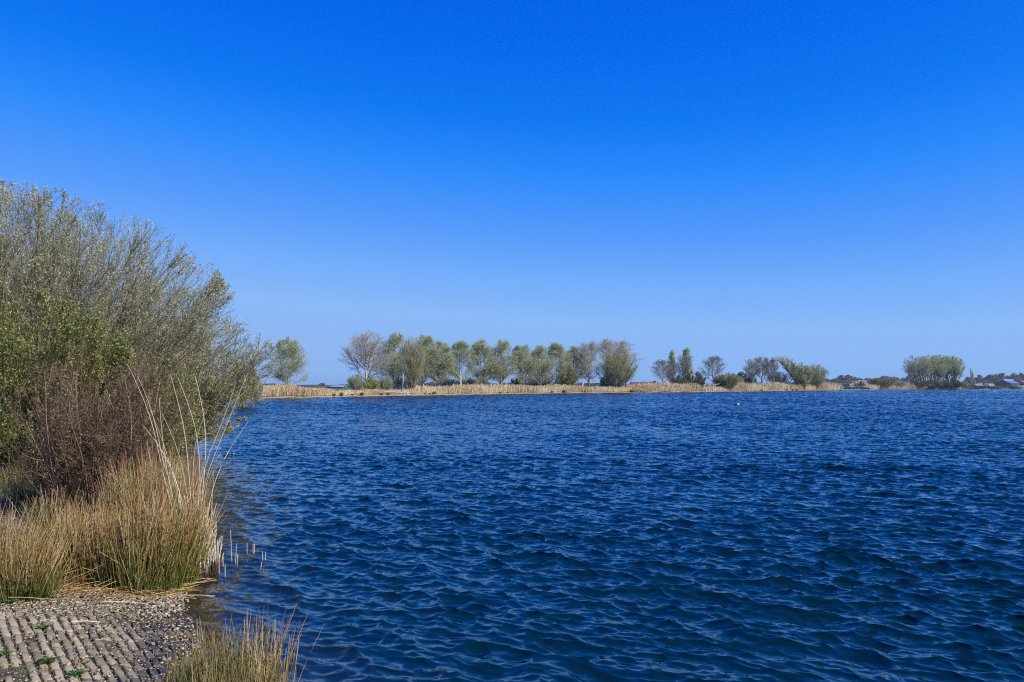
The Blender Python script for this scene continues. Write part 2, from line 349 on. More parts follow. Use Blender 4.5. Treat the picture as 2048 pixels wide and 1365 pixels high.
# ------------------------------------------------------------------ plants
def ellip(cx,cy,cz,rx,ry,rz,zb=None):
    def e(p):
        q=((p[:,0]-cx)/rx)**2+((p[:,1]-cy)/ry)**2+((p[:,2]-cz)/rz)**2
        return q
    return e
def egg(cx,cy,z0,z1,r,low=.38,pw=.9):
    """crown envelope: widest at fraction low of its height"""
    def e(p):
        u=(p[:,2]-z0)/(z1-z0); uc=np.clip(u,0,1)
        f=np.where(uc<low,(np.clip(uc/low,0,1))**.5*.55+.45,np.clip(1-((uc-low)/(1-low))**2,0,1)**pw)
        q=((p[:,0]-cx)**2+(p[:,1]-cy)**2)/(r*np.maximum(f,.04))**2
        return np.where((u>1)|(u<-.05),4,q)
    return e
def crown_tree(seed,H,Rc,z0,nl=18,nb=9,ntw=9,leaf=0,lsize=.16,trunk_r=.17,low=.38,pw=.9,limb_ang=.75,up=.12,split=.9,tw_r=.014,lean=(0,0),multi=1,top=True,leaftop=.0):
    rng=np.random.default_rng(seed)
    br=M(); tk=M(); lf=M()
    env=egg(lean[0]*.5,lean[1]*.5,z0*.8,H,Rc,low,pw)
    st=np.zeros((multi,3)); st[:,:2]+=rng.normal(0,.12*(multi>1),(multi,2))
    D=np.zeros((multi,3)); D[:,2]=1; D[:,:2]+=rng.normal(0,.25 if multi>1 else .02,(multi,2))+np.array(lean)/H
    T=grow(rng,st,D,np.full(multi,H*split),10,.02,.03)
    RT=trunk_r*(np.linspace(1,.12,10)**1.1)[None,:]*np.ones((multi,1)); RT[:,0]*=1.35
    tubes(tk,T,RT,rng.random(multi)*.5+.3,sides=6)
    tb=z0/(H*split)
    A,RA=spawn(rng,T,RT,nl,tb,.93,limb_ang,.55,7,up,.07,.55,.03,env,lmin=.5,angsd=.16,fill=Rc*1.7)
    # lower limbs longest: stretch to envelope
    tubes(br,A,RA,rng.random(len(A))*.6+.2,sides=4)
    B,RB=spawn(rng,A,RA,nb,.12,.98,.68,.6,5,up*.8,.09,.55,.02,env,lmin=.35,angsd=.2)
    tubes(br,B,RB,rng.random(len(B))*.7+.15)
    C,RC_=spawn(rng,B,RB,ntw,.1,1,.68,.6,3,up*.8,.1,.6,tw_r,env,lmin=.4,angsd=.25)
    tubes(br,C,RC_,rng.random(len(C)))
    if leaf:
        p,d=along(np.concatenate([C]),rng,max(1,int(math.ceil(leaf/len(C)))),.3,1)
        if leaftop:
            u=(p[:,2]-z0)/(H-z0); keep=rng.random(len(p))<(1-leaftop)+leaftop*u*1.3; p,d=p[keep],d[keep]
        p=p+rng.normal(0,.13,p.shape)
        leaves(lf,p,d+rng.normal(0,.7,p.shape),lsize*rng.uniform(.6,1.3,len(p)),lsize*.6,rng)
    return tk,br,lf
def vase_bush(seed,H,Rc,nst=26,nb=12,ntw=8,leaf=0,lsize=.12,r0=.06,lean=(0,0),spread=.5,up=.10,tw_r=.012,flat=1.0,env=None,base=.25,K=9,t1=.2,angs=(.45,.5)):
    """many stems fanning out of one base"""
    rng=np.random.default_rng(seed); st=M(); br=M(); lf=M()
    P0=np.zeros((nst,3)); a=rng.uniform(0,2*math.pi,nst); rr=np.sqrt(rng.random(nst))
    P0[:,0]=np.cos(a)*rr*base; P0[:,1]=np.sin(a)*rr*base; P0[:,2]=-.05
    sp=spread*rr*rng.uniform(.6,1.2,nst)
    D=np.stack([np.cos(a)*np.sin(sp)+lean[0],np.sin(a)*np.sin(sp)+lean[1],np.cos(sp)],-1)
    if env is None: env=egg(lean[0]*H*.6,lean[1]*H*.6,-.1,H,Rc,.55,.6)
    L=H*rng.uniform(.75,1.15,nst)
    S=grow(rng,P0,D,L,K,up*.3,.05)
    for _ in range(6):
        bad=env(S[:,-1])>1.05
        if not bad.any(): break
        S[bad]=P0[bad][:,None]+(S[bad]-P0[bad][:,None])*.88
    RS=r0*rng.uniform(.6,1.2,nst)[:,None]*np.linspace(1,.25,K)[None,:]
    tubes(st,S,RS,rng.random(nst),sides=5)
    B,RB=spawn(rng,S,RS,nb,t1,.98,angs[0],.38,6,up,.06,.5,tw_r*1.3,env,lmin=.3,angsd=.18)
    tubes(br,B,RB,rng.random(len(B))*.8+.1)
    C,RC_=spawn(rng,B,RB,ntw,.1,1,angs[1],.5,4,up,.08,.6,tw_r,env,lmin=.18,angsd=.2)
    tubes(br,C,RC_,rng.random(len(C)))
    if leaf:
        p,d=along(C,rng,max(1,int(math.ceil(leaf/len(C)))),.15,1); p=p+rng.normal(0,.01+lsize*.15,p.shape)
        leaves(lf,p,d+rng.normal(0,.55,p.shape),lsize*rng.uniform(.6,1.3,len(p)),lsize*.5,rng)
    return st,br,lf
def tree_thing(name,parts,mats,loc,label,cat='tree',group=None,rz=0,sc_=None,pn=('trunk','branches','foliage')):
    root=empty(name,loc,rz)
    b=None
    for k,(m,nm) in enumerate(zip(parts,pn)):
        if m is not None and m.n:
            o=m.build(nm,mats[k],b if (k==2 and b) else root)
            if k==1: b=o
    if sc_: root.scale=sc_
    tag(root,label,cat,group); return root

# far trees -----------------------------------------------------------
def place(px,Y):
    p=at_y(px,770,Y); x=p[0]; return (x,Y,gz1(x,Y))
def hgt(py,Y,zb): return at_y(1024,py,Y)[2]-zb
def wid(wpx,Y): return wpx/FPX*Y
ROWG='poplars in the row along the far shore'
protos={}
def put(kind,px,top,wpx,dy,label,cat='tree',group=None,name=None,rz=None,zoff=0,Y=None):
    """tree whose trunk stands at image column px, dy metres behind the shore"""
    Y=Y or shoreY(px)+dy; loc=place(px,Y); H=hgt(top,Y,loc[2]); W=wid(wpx,Y)
    proto,H0,W0,nm=protos[kind]
    s=(W/W0,W/W0,H/H0)
    rz=(px*1.7)%6.28 if rz is None else rz
    if proto.get('used'): c=copy_tree(proto,loc,rz,s)
    else: c=proto; c.location=loc; c.rotation_euler=(0,0,rz); c.scale=s; proto['used']=1
    c.name=name or nm
    tag(c,label,cat,group)
    if group is None and 'group' in c: del c['group']
    return c
def proto(kind,name,parts,mats,H,W,pn=('trunk','branches','foliage')):
    v=parts[1].arrays()[0]; q=np.percentile(v[:,0],[1,99]); H=float(np.percentile(v[:,2],99.8)); W=float(q[1]-q[0])*1.03
    protos[kind]=(tree_thing(name,parts,mats,(0,0,0),None,pn=pn),H,W,name)
for k in range(5):
    proto('poplar%d'%k,'poplar_tree',crown_tree(11+k,10.5,3.1,1.0,nl=38+3*k,nb=13,ntw=10,leaf=8000,lsize=.13,trunk_r=.15+.02*k,low=.40+.02*k,pw=.7,limb_ang=.68+.05*k,up=.09,split=.92,leaftop=.25,tw_r=.012),(W_BARKP,W_PTWIG,L_POPG),10.5,6.2)
proto('lone','poplar_tree',crown_tree(21,10.5,3.6,1.2,nl=46,nb=13,ntw=9,leaf=9000,lsize=.12,trunk_r=.14,low=.36,pw=.85,limb_ang=.85,up=.05,split=.95,tw_r=.010),(W_BARKP,W_PTWIG,L_POPG),10.5,7.2)
proto('bigbare','bare_tree',crown_tree(31,12,5.5,1.6,nl=26,nb=14,ntw=11,trunk_r=.26,low=.42,pw=.6,limb_ang=.85,up=.09,tw_r=.012,split=.85),(W_BARK,W_BARK,L_BUD),12,10.5)
proto('bigbare2','bare_tree',crown_tree(37,12,5.0,1.6,nl=30,nb=15,ntw=13,leaf=1800,lsize=.1,trunk_r=.24,low=.45,pw=.55,limb_ang=.8,up=.10,tw_r=.013,split=.9),(W_BARK,W_BARKP,L_POP),12,10)
for k in range(2):
    proto('dark%d'%k,'bare_tree',crown_tree(41+k,9,4.2,1.6,nl=20,nb=11,ntw=9,trunk_r=.22,low=.5,pw=.5,limb_ang=.75,up=.07,tw_r=.017,split=.85),(W_BARKD,W_BARKD,L_BUD),9,8)
proto('narrow','slender_poplar',crown_tree(51,9,1.3,1.5,nl=30,nb=8,ntw=8,leaf=3600,lsize=.15,trunk_r=.12,low=.3,pw=1.3,limb_ang=.5,up=.2),(W_BARKP,W_PTWIG,L_POPG),9,2.4)
VP=('stems','branches','foliage')
proto('vase_brown','willow_tree',vase_bush(61,11,3.4,nst=40,nb=16,ntw=9,leaf=3500,lsize=.14,r0=.07,spread=.42,up=.10,tw_r=.014),(W_BARKD,W_OLIVE,L_POP),11,6,VP)
proto('vase_yellow','willow_tree',vase_bush(62,10,4.2,nst=34,nb=14,ntw=9,leaf=9000,lsize=.13,r0=.11,spread=.66,up=.12,tw_r=.011),(W_BARKD,W_OLIVE,L_YEL),10,8,VP)
proto('vase_green','willow_tree',vase_bush(63,8,3.6,nst=34,nb=14,ntw=10,leaf=9000,lsize=.16,r0=.08,spread=.62,up=.12,tw_r=.012),(W_BARKD,W_OLIVE,L_POPG),8,7,VP)
proto('shrub_dark','evergreen_shrub',vase_bush(64,3.5,2.6,nst=34,nb=12,ntw=8,leaf=7000,lsize=.2,r0=.05,spread=1.1,up=.08,tw_r=.016),(W_BARKD,W_BARKD,L_DARK),3.5,5.2,VP)
proto('shrub_yellow','yellow_green_shrub',vase_bush(65,3.2,2.4,nst=34,nb=12,ntw=8,leaf=7000,lsize=.18,r0=.04,spread=1.0,up=.08,tw_r=.014),(W_OLIVE,W_OLIVE,L_YEL),3.2,4.6,VP)
proto('shrub_brown','bare_shrub',vase_bush(66,4,2.4,nst=40,nb=14,ntw=9,leaf=1200,lsize=.1,r0=.04,spread=.8,up=.08,tw_r=.013),(W_BARKD,W_PTWIG,L_POP),4,4.6,VP)
proto('shrub_olive','willow_shrub',vase_bush(67,4,2.6,nst=44,nb=14,ntw=9,leaf=6500,lsize=.15,r0=.04,spread=.9,up=.09,tw_r=.013),(W_OLIVE,W_OLIVE,L_WILG),4,4.8,VP)
proto('pink','blossoming_tree',crown_tree(71,6,3,1,nl=20,nb=10,ntw=8,leaf=3500,lsize=.2,trunk_r=.12,low=.5,pw=.5),(W_BARKD,W_BARKD,L_PINK),6,5.6)

put('lone',577,675,76,9,'lone round-crowned pale green tree on the left of the far shore, apart from the row')
put('bigbare',733,660,98,9,'tallest leafless grey tree, spreading over the yellow-green shrub at the left end of the row')
RB=[(788,668,64,'first leafing poplar right of the tall bare grey tree',0),
(846,672,50,'poplar half hidden behind the brown many-stemmed willow',2),
(879,684,50,'first poplar to the right of the brown many-stemmed willow',4),
(922,683,52,'second poplar to the right of the brown many-stemmed willow',1),
(963,681,50,'third poplar right of the brown willow, with the dark notch before the white mast',3),
(1002,682,54,'poplar just left of the white forked mast',0),
(1047,691,50,'poplar just right of the white forked mast, over swaying reeds',2),
(1081,692,46,'second poplar to the right of the white forked mast',4),
(1112,687,48,'third poplar right of the white forked mast, with a bright green top',1),
(1146,694,44,'small poplar before the olive shrub, last green one of the row',3)]
for px,top,wp,lab,k in RB: put('poplar%d'%k,px,top,wp*1.2,11+(px%7),lab,group=ROWG)
put('bigbare2',1178,683,62,13,'leafless grey tree left of the leaning white post')
put('bigbare2',1226,678,104,16,'broad leafless grey tree towering behind the yellow-green willow',rz=2.2)
put('dark0',1252,735,50,9,'low bare tree at the right foot of the yellow-green willow')
put('vase_brown',824,675,54,4,'brown-olive many-stemmed willow standing in front of the row of poplars')
put('vase_yellow',1232,702,78,4,'yellow-green willow fanning out from dark stems at the right end of the row')
put('shrub_yellow',743,757,34,5,'bright yellow-green shrub under the tall bare tree')
put('shrub_brown',713,748,34,6,'grey twiggy bare shrub left of the bright yellow-green shrub',cat='shrub')
put('shrub_brown',772,752,30,7,'grey twiggy bare shrub right of the bright yellow-green shrub',cat='shrub')
put('shrub_brown',800,754,30,10,'low bare shrub under the first poplar of the row',cat='shrub')
put('shrub_dark',1030,757,24,22,'small dark evergreen shrub just right of the white mast',cat='shrub')
put('shrub_olive',1136,738,42,9,'olive brown shrub among the last poplars of the row',cat='shrub')
put('shrub_dark',1212,752,26,10,'dark shrub at the left foot of the yellow-green willow',cat='shrub')
for k,(px,top,wd_,lab) in enumerate([(900,757,40,'between the first two poplars right of the brown willow'),(935,755,44,'just right of the second poplar past the brown willow'),(958,757,36,'below the poplar with the dark notch'),(1062,757,38,'between the two poplars right of the white mast'),(1090,752,40,'between the second and third poplars right of the mast'),(1120,757,30,'left of the small last green poplar')]):
    put('shrub_brown',px,top,wd_,26+k,'low bare undergrowth shrub '+lab,cat='shrub',group='undergrowth behind the poplars')
# middle right
put('dark0',1325,719,46,14,'bare dark tree leaning left, leftmost of the group right of the big willow')
put('dark1',1340,730,30,16,'thin bare tree between the left-leaning bare tree and the pale green slender poplar')
put('narrow',1344,702,17,18,'pale green slender poplar between two bare trees')
put('dark1',1367,710,34,14,'bare dark tree before the tallest slender poplar')
put('narrow',1376,697,22,17,'tallest slender poplar, rising behind a bare tree and the round dark shrub')
put('shrub_dark',1389,745,42,8,'round dark green shrub at the foot of the slender poplars',cat='shrub')
put('shrub_dark',1358,752,34,10,'low dark green shrub left of the round dark one',cat='shrub')
put('shrub_dark',1310,763,24,22,'low green shrub near the long dark shed',cat='shrub')
put('dark0',1427,711,48,14,'bare dark tree standing alone behind the wooden platform',rz=1.0)
put('shrub_olive',1458,747,36,2.5,'bushy brown-green shrub at the water beside the wooden platform',cat='shrub')
put('shrub_olive',1440,751,26,8,'olive shrub behind the wooden platform',cat='shrub')
put('dark1',1506,718,40,16,'bare dark tree, left one of the three with the nest',rz=.5)
put('dark0',1523,713,42,18,'bare dark tree, middle one of the three with the nest',rz=3)
tn=put('dark1',1543,714,38,16,'bare dark tree carrying the nest',rz=4)
put('shrub_dark',1490,745,44,26,'dark rounded shrub behind the three bare trees, on their left',cat='shrub')
put('shrub_brown',1558,744,44,20,'brown rounded shrub behind the tree with the nest',cat='shrub')
put('shrub_brown',1475,752,24,18,'faint bare shrub left of the three bare trees',cat='shrub')
def leaning_willow():
    st,br,lf=M(),M(),M()
    for s_,(lx,h,n) in enumerate([(-.42,1.0,9),(-.16,.8,7),(.05,.72,6),(.3,.62,6),(-.05,.5,6)]):
        a,b,c=vase_bush(80+s_,8*h,1.25,nst=n,nb=14,ntw=9,leaf=1900,lsize=.16,r0=.08,spread=.12,up=.16,lean=(lx*.9,0),tw_r=.012,
            env=(lambda lx,h:(lambda p:((p[:,0]-lx*.72*np.maximum(p[:,2],0))/(.18+.085*np.maximum(p[:,2],0)))**2+(p[:,1]/1.6)**2+np.where(p[:,2]>8*h,2,0)))(lx,h))
        for M1,M2 in ((st,a),(br,b),(lf,c)):
            if M2.n: v,f,i=M2.arrays(); M1.add(v,f,i)
    return st,br,lf
proto('willow_tall','willow_tree',vase_bush(91,10,2.3,nst=11,nb=16,ntw=9,leaf=5200,lsize=.16,r0=.11,spread=.30,up=.12,tw_r=.011,env=egg(0,0,-.1,10,2.3,.55,.4),t1=.36),(W_BARKD,W_PTWIG,L_POPG),10,5,VP)
proto('willow_tall2','willow_tree',vase_bush(92,10,2.3,nst=13,nb=15,ntw=9,leaf=5200,lsize=.15,r0=.10,spread=.34,up=.12,tw_r=.011,env=egg(0,0,-.1,10,2.3,.6,.35),t1=.36),(W_BARKD,W_PTWIG,L_POP),10,5,VP)
proto('lean','leaning_willow',leaning_willow(),(W_BARKD,W_OLIVE,L_POPG),8,7,VP)
put('lean',1605,714,64,3,'willow with stems leaning left in separate plumes over the water',rz=0)
put('vase_green',1632,729,50,3,'round pale green willow right of the leaning plumed willow')
# right: group of willows standing close together
for px,top,wp,lab in [(1832,712,36,'leftmost'),(1850,713,32,'second from the left'),(1866,711,34,'third from the left'),(1881,711,32,'third from the right'),(1898,712,30,'second from the right'),(1907,716,34,'rightmost')]:
    put('willow_tall' if px%4 else 'willow_tall2',px,top,wp*1.3,6+(px%5),'tall willow, %s of the dense group by the water on the right'%lab,group='willow group on the right of the lake',rz=px)
put('shrub_olive',1763,756,48,4,'low round yellow-green shrub at the water left of the tall willow group',cat='shrub')
put('shrub_brown',1792,762,34,5,'low brown shrub between the round green shrub and the tall willow group',cat='shrub')
put('shrub_dark',1722,763,14,12,'small dark tree before the orange farmhouse roof')
for px,lab in ((1838,'leftmost'),(1862,'second from the left'),(1884,'second from the right'),(1906,'rightmost')):
    put('shrub_dark',px,760,34,2,'dark undergrowth shrub at the foot of the tall willow group, '+lab,cat='shrub',group='undergrowth below the willow group')
put('shrub_brown',1922,764,30,6,'brown shrub at the right edge of the tall willow group',cat='shrub')
def Lomb(px,top,Y,lab): put('narrow',px,top,3.4,0,lab,Y=Y)
# far left
put('shrub_olive',485,722,52,0,'green bush beyond the big willow at the left end of the far shore',cat='shrub',Y=70)
put('shrub_brown',512,752,26,0,'brown twiggy bush beside the far left reeds',cat='shrub',Y=90)
put('pink',644,767,14,0,'small pinkish blossoming tree beside the blue shed',Y=230)
put('shrub_dark',596,773,18,0,'small grey-green round tree low on the skyline right of the lone tree',Y=250)

# nest
def nest_mesh():
    rng=np.random.default_rng(5); m=M(); n=260; a=rng.uniform(0,6.28,n); z=rng.uniform(-.3,.3,n); r=.5*np.sqrt(1-(z/.42)**2)
    P0=np.stack([np.cos(a)*r,np.sin(a)*r,z],-1); D=np.stack([-np.sin(a),np.cos(a),rng.normal(0,.3,n)],-1)
    tubes(m,grow(rng,P0,D,rng.uniform(.4,.8,n),4,0,.2,bend=None),np.full((n,4),.035),rng.random(n)); return m
Yn=tn.location[1]; pn_=at_y(1545,723,Yn)
o=nest_mesh().build('nest',W_BARKD); o.location=pn_; tag(o,'dark round twig nest high in a bare tree','nest')

# woods on the skyline, reading as one mass ---------------------------------
def wood(seed,specs,label,mat,dens=1.0,leafmat=None):
    rng=np.random.default_rng(seed); m=M()
    base=[crown_tree(200+k,9,4.4,.9,nl=22,nb=8,ntw=6,leaf=3000,lsize=.5,trunk_r=.22,low=.5,pw=.5,tw_r=.03) for k in range(2)]+[vase_bush(210,9,4.4,nst=26,nb=9,ntw=7,leaf=3500,lsize=.5,r0=.1,spread=.8,tw_r=.03)]
    arr=[[p.arrays() for p in b] for b in base]
    for px,top,wp,Y in list(specs)+[(a+3,b+(770-b)*.42,c*1.3,d-8) for a,b,c,d in specs]:
        loc=place(px,Y); H=hgt(top,Y,loc[2]); W=wid(wp,Y)
        for p in arr[rng.integers(3)]:
            v,f,i=p; a=rng.uniform(0,6.28); c,s=math.cos(a),math.sin(a)
            q=np.stack([(v[:,0]*c-v[:,1]*s)*W/8+loc[0],(v[:,0]*s+v[:,1]*c)*W/8+loc[1],v[:,2]*H/9+loc[2]],-1)
            ii=i.copy(); ii[:,1]=np.clip(ii[:,1]*.35+rng.random()*.7-.05,0,1); m.add(q,f,ii)
    tag(m.build('woodland',mat),label,kind='stuff',cat='woodland')
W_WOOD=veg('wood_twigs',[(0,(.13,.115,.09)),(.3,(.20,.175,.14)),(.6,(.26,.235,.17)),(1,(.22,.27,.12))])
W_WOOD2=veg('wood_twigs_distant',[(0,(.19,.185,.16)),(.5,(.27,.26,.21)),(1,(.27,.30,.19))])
rg=np.random.default_rng(77)
right=[(x,np.interp(x,[1925,1935,1950,1970,1990,2020,2048,2120],[764,755,753,752,750,748,750,749])+rg.uniform(-3,4),rg.uniform(13,20),680+rg.uniform(0,60)) for x in np.arange(1930,2180,7)]
right+=[(x,758+rg.uniform(-2,2),16,660) for x in np.arange(1936,2000,6)]
wood(1,right,'brown and green wood on the skyline at the right, behind the blue barn',W_WOOD)
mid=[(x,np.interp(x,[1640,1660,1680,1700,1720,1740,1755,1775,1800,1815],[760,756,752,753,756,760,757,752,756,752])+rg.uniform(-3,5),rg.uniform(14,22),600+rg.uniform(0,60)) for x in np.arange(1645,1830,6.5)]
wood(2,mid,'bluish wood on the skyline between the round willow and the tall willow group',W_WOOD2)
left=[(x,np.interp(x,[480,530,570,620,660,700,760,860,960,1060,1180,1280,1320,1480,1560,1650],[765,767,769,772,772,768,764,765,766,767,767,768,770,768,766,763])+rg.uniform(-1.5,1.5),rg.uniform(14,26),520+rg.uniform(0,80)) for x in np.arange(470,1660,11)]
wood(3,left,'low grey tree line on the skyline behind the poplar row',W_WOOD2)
Lomb(1942.5,737,560,'taller of two very narrow dark trees rising above the wood at the right')
Lomb(1946,744,560,'shorter of two very narrow dark trees rising above the wood at the right')

# ------------------------------------------------------------------ reeds of the far shore
W_REED=veg('dry_reed',[(0,(.46,.34,.165)),(.35,(.69,.55,.32)),(.7,(.83,.70,.44)),(1,(.90,.81,.56))],
  ([(0,(.42,.32,.17)),(.8,(.74,.60,.38)),(1,(.55,.41,.27))],[(0,.7),(.25,0),(.75,.1),(1,.8)]),rough=.85)
def shore_points(rng,n,px0,px1,d0,d1):
    px=rng.uniform(px0,px1,n); xs=[p[0] for p in FAR]; sy=np.interp(px,xs,[on_z(*p)[1] for p in FAR])
    # follow the shoreline itself, not its projection
    seg=farp; P=np.array(seg); cum=np.concatenate([[0],np.cumsum(np.linalg.norm(np.diff(P,axis=0),axis=1))])
    pxk=np.array([1024+FPX*p[0]/p[1] for p in P]); lo,hi=np.interp(px0,pxk,cum),np.interp(px1,pxk,cum)
    c=rng.uniform(lo,hi,n); x=np.interp(c,cum,P[:,0]); y=np.interp(c,cum,P[:,1])
    x2=np.interp(c+.5,cum,P[:,0]); y2=np.interp(c+.5,cum,P[:,1]); T=nrm(np.stack([x2-x,y2-y],-1)); Nn=np.stack([-T[:,1],T[:,0]],-1)
    d=rng.uniform(d0,d1,n); return x+Nn[:,0]*d,y+Nn[:,1]*d,c
def reedbed(seed,px0,px1,n,d0,d1,h,label,hv=.3,mat=None,lean=.13,wd_=.035):
    rng=np.random.default_rng(seed); x,y,c=shore_points(rng,n,px0,px1,d0,d1); z=gz(x,y)
    P0=np.stack([x,y,z],-1); env=.82+.14*np.sin(c*.21)+.2*np.sin(c*.53+2)*np.sin(c*.13)+.12*np.sin(c*1.7+1)+.10*np.sin(c*3.9)*np.sin(c*.7); ed=np.minimum(c-c.min(),c.max()-c); env=env*np.clip(.35+ed/4,0,1)*rng.choice([.55,.8,1,1.12],n,p=[.12,.3,.4,.18])
    H=h*np.clip(env,.45,1.3)*rng.uniform(1-hv,1+hv,n)
    D=np.stack([rng.normal(.10,lean,n),rng.normal(0,lean,n),np.ones(n)],-1)
    P=grow(rng,P0,D,H,4,-.02,.05); m=M()
    Wt=np.stack([np.full(n,wd_*.7),np.full(n,wd_),np.full(n,wd_*1.0),np.full(n,wd_*1.6)],-1)*rng.uniform(.7,1.3,(n,1))
    pr=np.clip(.5+.3*np.sin(c*.31+1)+rng.normal(0,.25,n),0,1)
    blades(m,P,Wt,pr,rng); return tag(m.build('reed_bed',mat or W_REED),label,'reeds',kind='stuff')
reedbed(1,495,700,26000,.6,7,.9,'tan reed bed below the lone tree at the left of the far shore')
reedbed(2,700,835,7000,1.2,5,.55,'low dry reeds under the tall bare tree')
reedbed(3,835,1195,46000,.6,8,1.05,'tan reed bed in front of the poplar row')
reedbed(4,1195,1280,7000,.6,6,.8,'short reeds around the foot of the yellow-green willow')
reedbed(5,1280,1412,26000,.6,8,1.35,'tall tan reed bed left of the wooden platform')
reedbed(6,1412,1470,4500,.6,5,1.0,'pinkish reeds around the wooden platform')
reedbed(7,1470,1600,24000,.6,9,1.5,'tall tan reed bed below the tree with the nest')
reedbed(8,1600,1690,15000,.5,5,1.7,'pale reed tongue at the foot of the round willow')
reedbed(9,1740,1925,14000,.5,6,1.6,'reed fringe below the tall willow group')
reedbed(10,1925,2300,26000,.5,6,.8,'green and tan rough grass on the bank at the right',mat=veg('bank_grass',[(0,(.07,.09,.03)),(.5,(.14,.15,.06)),(1,(.33,.28,.16))]),wd_=.06)
reedbed(11,1690,1745,6000,.5,6,.5,'short green grass on the bank below the farmhouse',mat=veg('lawn',[(0,(.05,.10,.03)),(1,(.09,.17,.05))]),wd_=.06)

# dark sedge tussocks at the waterline
def tuft(rng,n,R,H,spread,K=4,wd_=.02,droop=-.10,tmin=.6):
    a=rng.uniform(0,6.28,n); r=R*np.sqrt(rng.random(n)); P0=np.stack([np.cos(a)*r,np.sin(a)*r,np.full(n,-.03)],-1)
    D=np.stack([np.cos(a)*r/R*spread+rng.normal(0,.08,n),np.sin(a)*r/R*spread+rng.normal(0,.08,n),np.ones(n)],-1)
    return grow(rng,P0,D,H*rng.uniform(tmin,1.1,n),K,droop*.3,.04)
W_SEDGE=veg('dark_sedge',[(0,(.10,.08,.04)),(.5,(.17,.13,.06)),(1,(.30,.21,.11))])
rng=np.random.default_rng(9); m=M(); P=tuft(rng,500,.28,.75,.35); blades(m,P,np.linspace(1,.3,4)[None,:]*.04*np.ones((500,1)),rng.random(500),rng)
sed=m.build('sedge_tussock',W_SEDGE)
spots=[(575,.9,'right below the lone tree'),(582,.7,'just right of the one below the lone tree'),(668,1,'below the blue shed'),(682,.9,'below the right end of the blue shed'),(705,1.0,'left of the grey twiggy shrub'),(724,1,'left of the yellow-green shrub'),(763,.9,'right below the yellow-green shrub'),(776,.8,'below the right grey twiggy shrub'),
(850,.9,'right of the brown willow, nearest to it'),(860,.8,'second one right of the brown willow'),(868,1.3,'widest one right of the brown willow'),(1000,1.1,'left of the white mast'),(1015,.8,'right of the white mast'),(1104,.9,'below the third poplar right of the mast'),(1127,1.1,'below the last two green poplars'),(1170,1,'below the leaning white post'),
(1262,1,'first right of the yellow-green willow'),(1268,.9,'second right of the yellow-green willow'),(1274,.8,'third right of the yellow-green willow'),(1281,.9,'fourth right of the yellow-green willow'),(1510,.9,'below the left one of the three bare trees'),(1523,1.1,'below the middle one of the three bare trees'),
(1573,1.2,'left end of the row under the leaning willow'),(1585,1.4,'middle of the row under the leaning willow'),(1593,1.3,'touching the stems of the leaning willow'),(1728,1.0,'left of the round yellow-green shrub'),(1736,.9,'touching the round yellow-green shrub')]
for k,(px,s_,lab) in enumerate(spots):
    Y=shoreY(px)+.9; x,yy,z=place(px,Y); c=sed if k==0 else sed.copy()
    if k: COL.objects.link(c)
    s_*=.42+.08*((px*7)%5); c.location=(x,Y,z-.05); c.scale=(s_*(.9+(px%3)*.3),s_,s_); c.rotation_euler=(0,0,px)
    tag(c,'dark sedge tussock at the waterline, '+lab,'sedge','sedge tussocks along the far waterline')
#STAGE3
# ------------------------------------------------------------------ near shore: willows
def near_bush(name,seed,loc,label,env,H,mats,**k):
    parts=vase_bush(seed,H,3,env=env,K=11,**k)
    root=tree_thing(name,parts,mats,loc,label,cat='bush',pn=('stems','branches','buds')); return root
def gl(x,y,dz=0): return (x,y,gz1(x,y)+dz)
near_bush('willow_bush',301,gl(-11.6,19.2),'largest grey willow bush at the left edge, its budding crown the highest of all',
  ellip(0,0,1.7,5.9,4.4,4.25),7.0,(W_WTWIG,W_WTWIG,L_WIL),nst=150,nb=28,ntw=9,leaf=230000,lsize=.040,r0=.035,spread=1.25,up=.10,tw_r=.0035,base=1.3,t1=.25,angs=(.5,.5))
def reaching_willow():
    A=vase_bush(302,4.4,3,env=ellip(-.2,0,1.3,2.2,2.6,2.2),K=11,nst=76,nb=19,ntw=8,leaf=60000,lsize=.038,r0=.028,spread=1.4,up=.07,tw_r=.0035,base=.7,t1=.25,angs=(.5,.5))
    B=vase_bush(312,4.6,3,env=ellip(.85,0,1.75,2.5,1.6,1.7),K=11,nst=20,nb=11,ntw=6,leaf=7500,lsize=.043,r0=.026,spread=.55,up=.03,tw_r=.0045,base=.5,t1=.4,angs=(.4,.5),lean=(.95,0))
    for a_,b_ in zip(A,B): v,f,i=b_.arrays(); a_.add(v,f,i)
    return A
tree_thing('willow_bush',reaching_willow(),(W_WTWIG,W_WTWIG,L_WIL),gl(-8.95,21.3),'smaller willow bush whose sparse branch tips reach out furthest over the water','bush',pn=('stems','branches','buds'))
near_bush('willow_bush',303,gl(-8.1,17.2),'low olive willow bush between the brown dead shrub and the water',
  ellip(0,0,1.0,1.7,2.0,1.7),3.2,(W_DTWIG,W_DTWIG,L_WILG),nst=100,nb=20,ntw=8,leaf=84000,lsize=.035,r0=.02,spread=1.5,up=.05,tw_r=.003,base=.5,t1=.2,angs=(.5,.5))
near_bush('willow_bush',304,gl(-7.6,13.4),'green upright willow bush nearest the camera, left of the brown dead shrub',
  ellip(-.2,0,1.1,2.0,1.7,1.95),3.6,(W_DOLIVE,W_DOLIVE,L_WILG),nst=120,nb=18,ntw=8,leaf=100000,lsize=.037,r0=.018,spread=.75,up=.06,tw_r=.003,base=1.1,t1=.15,angs=(.38,.45))
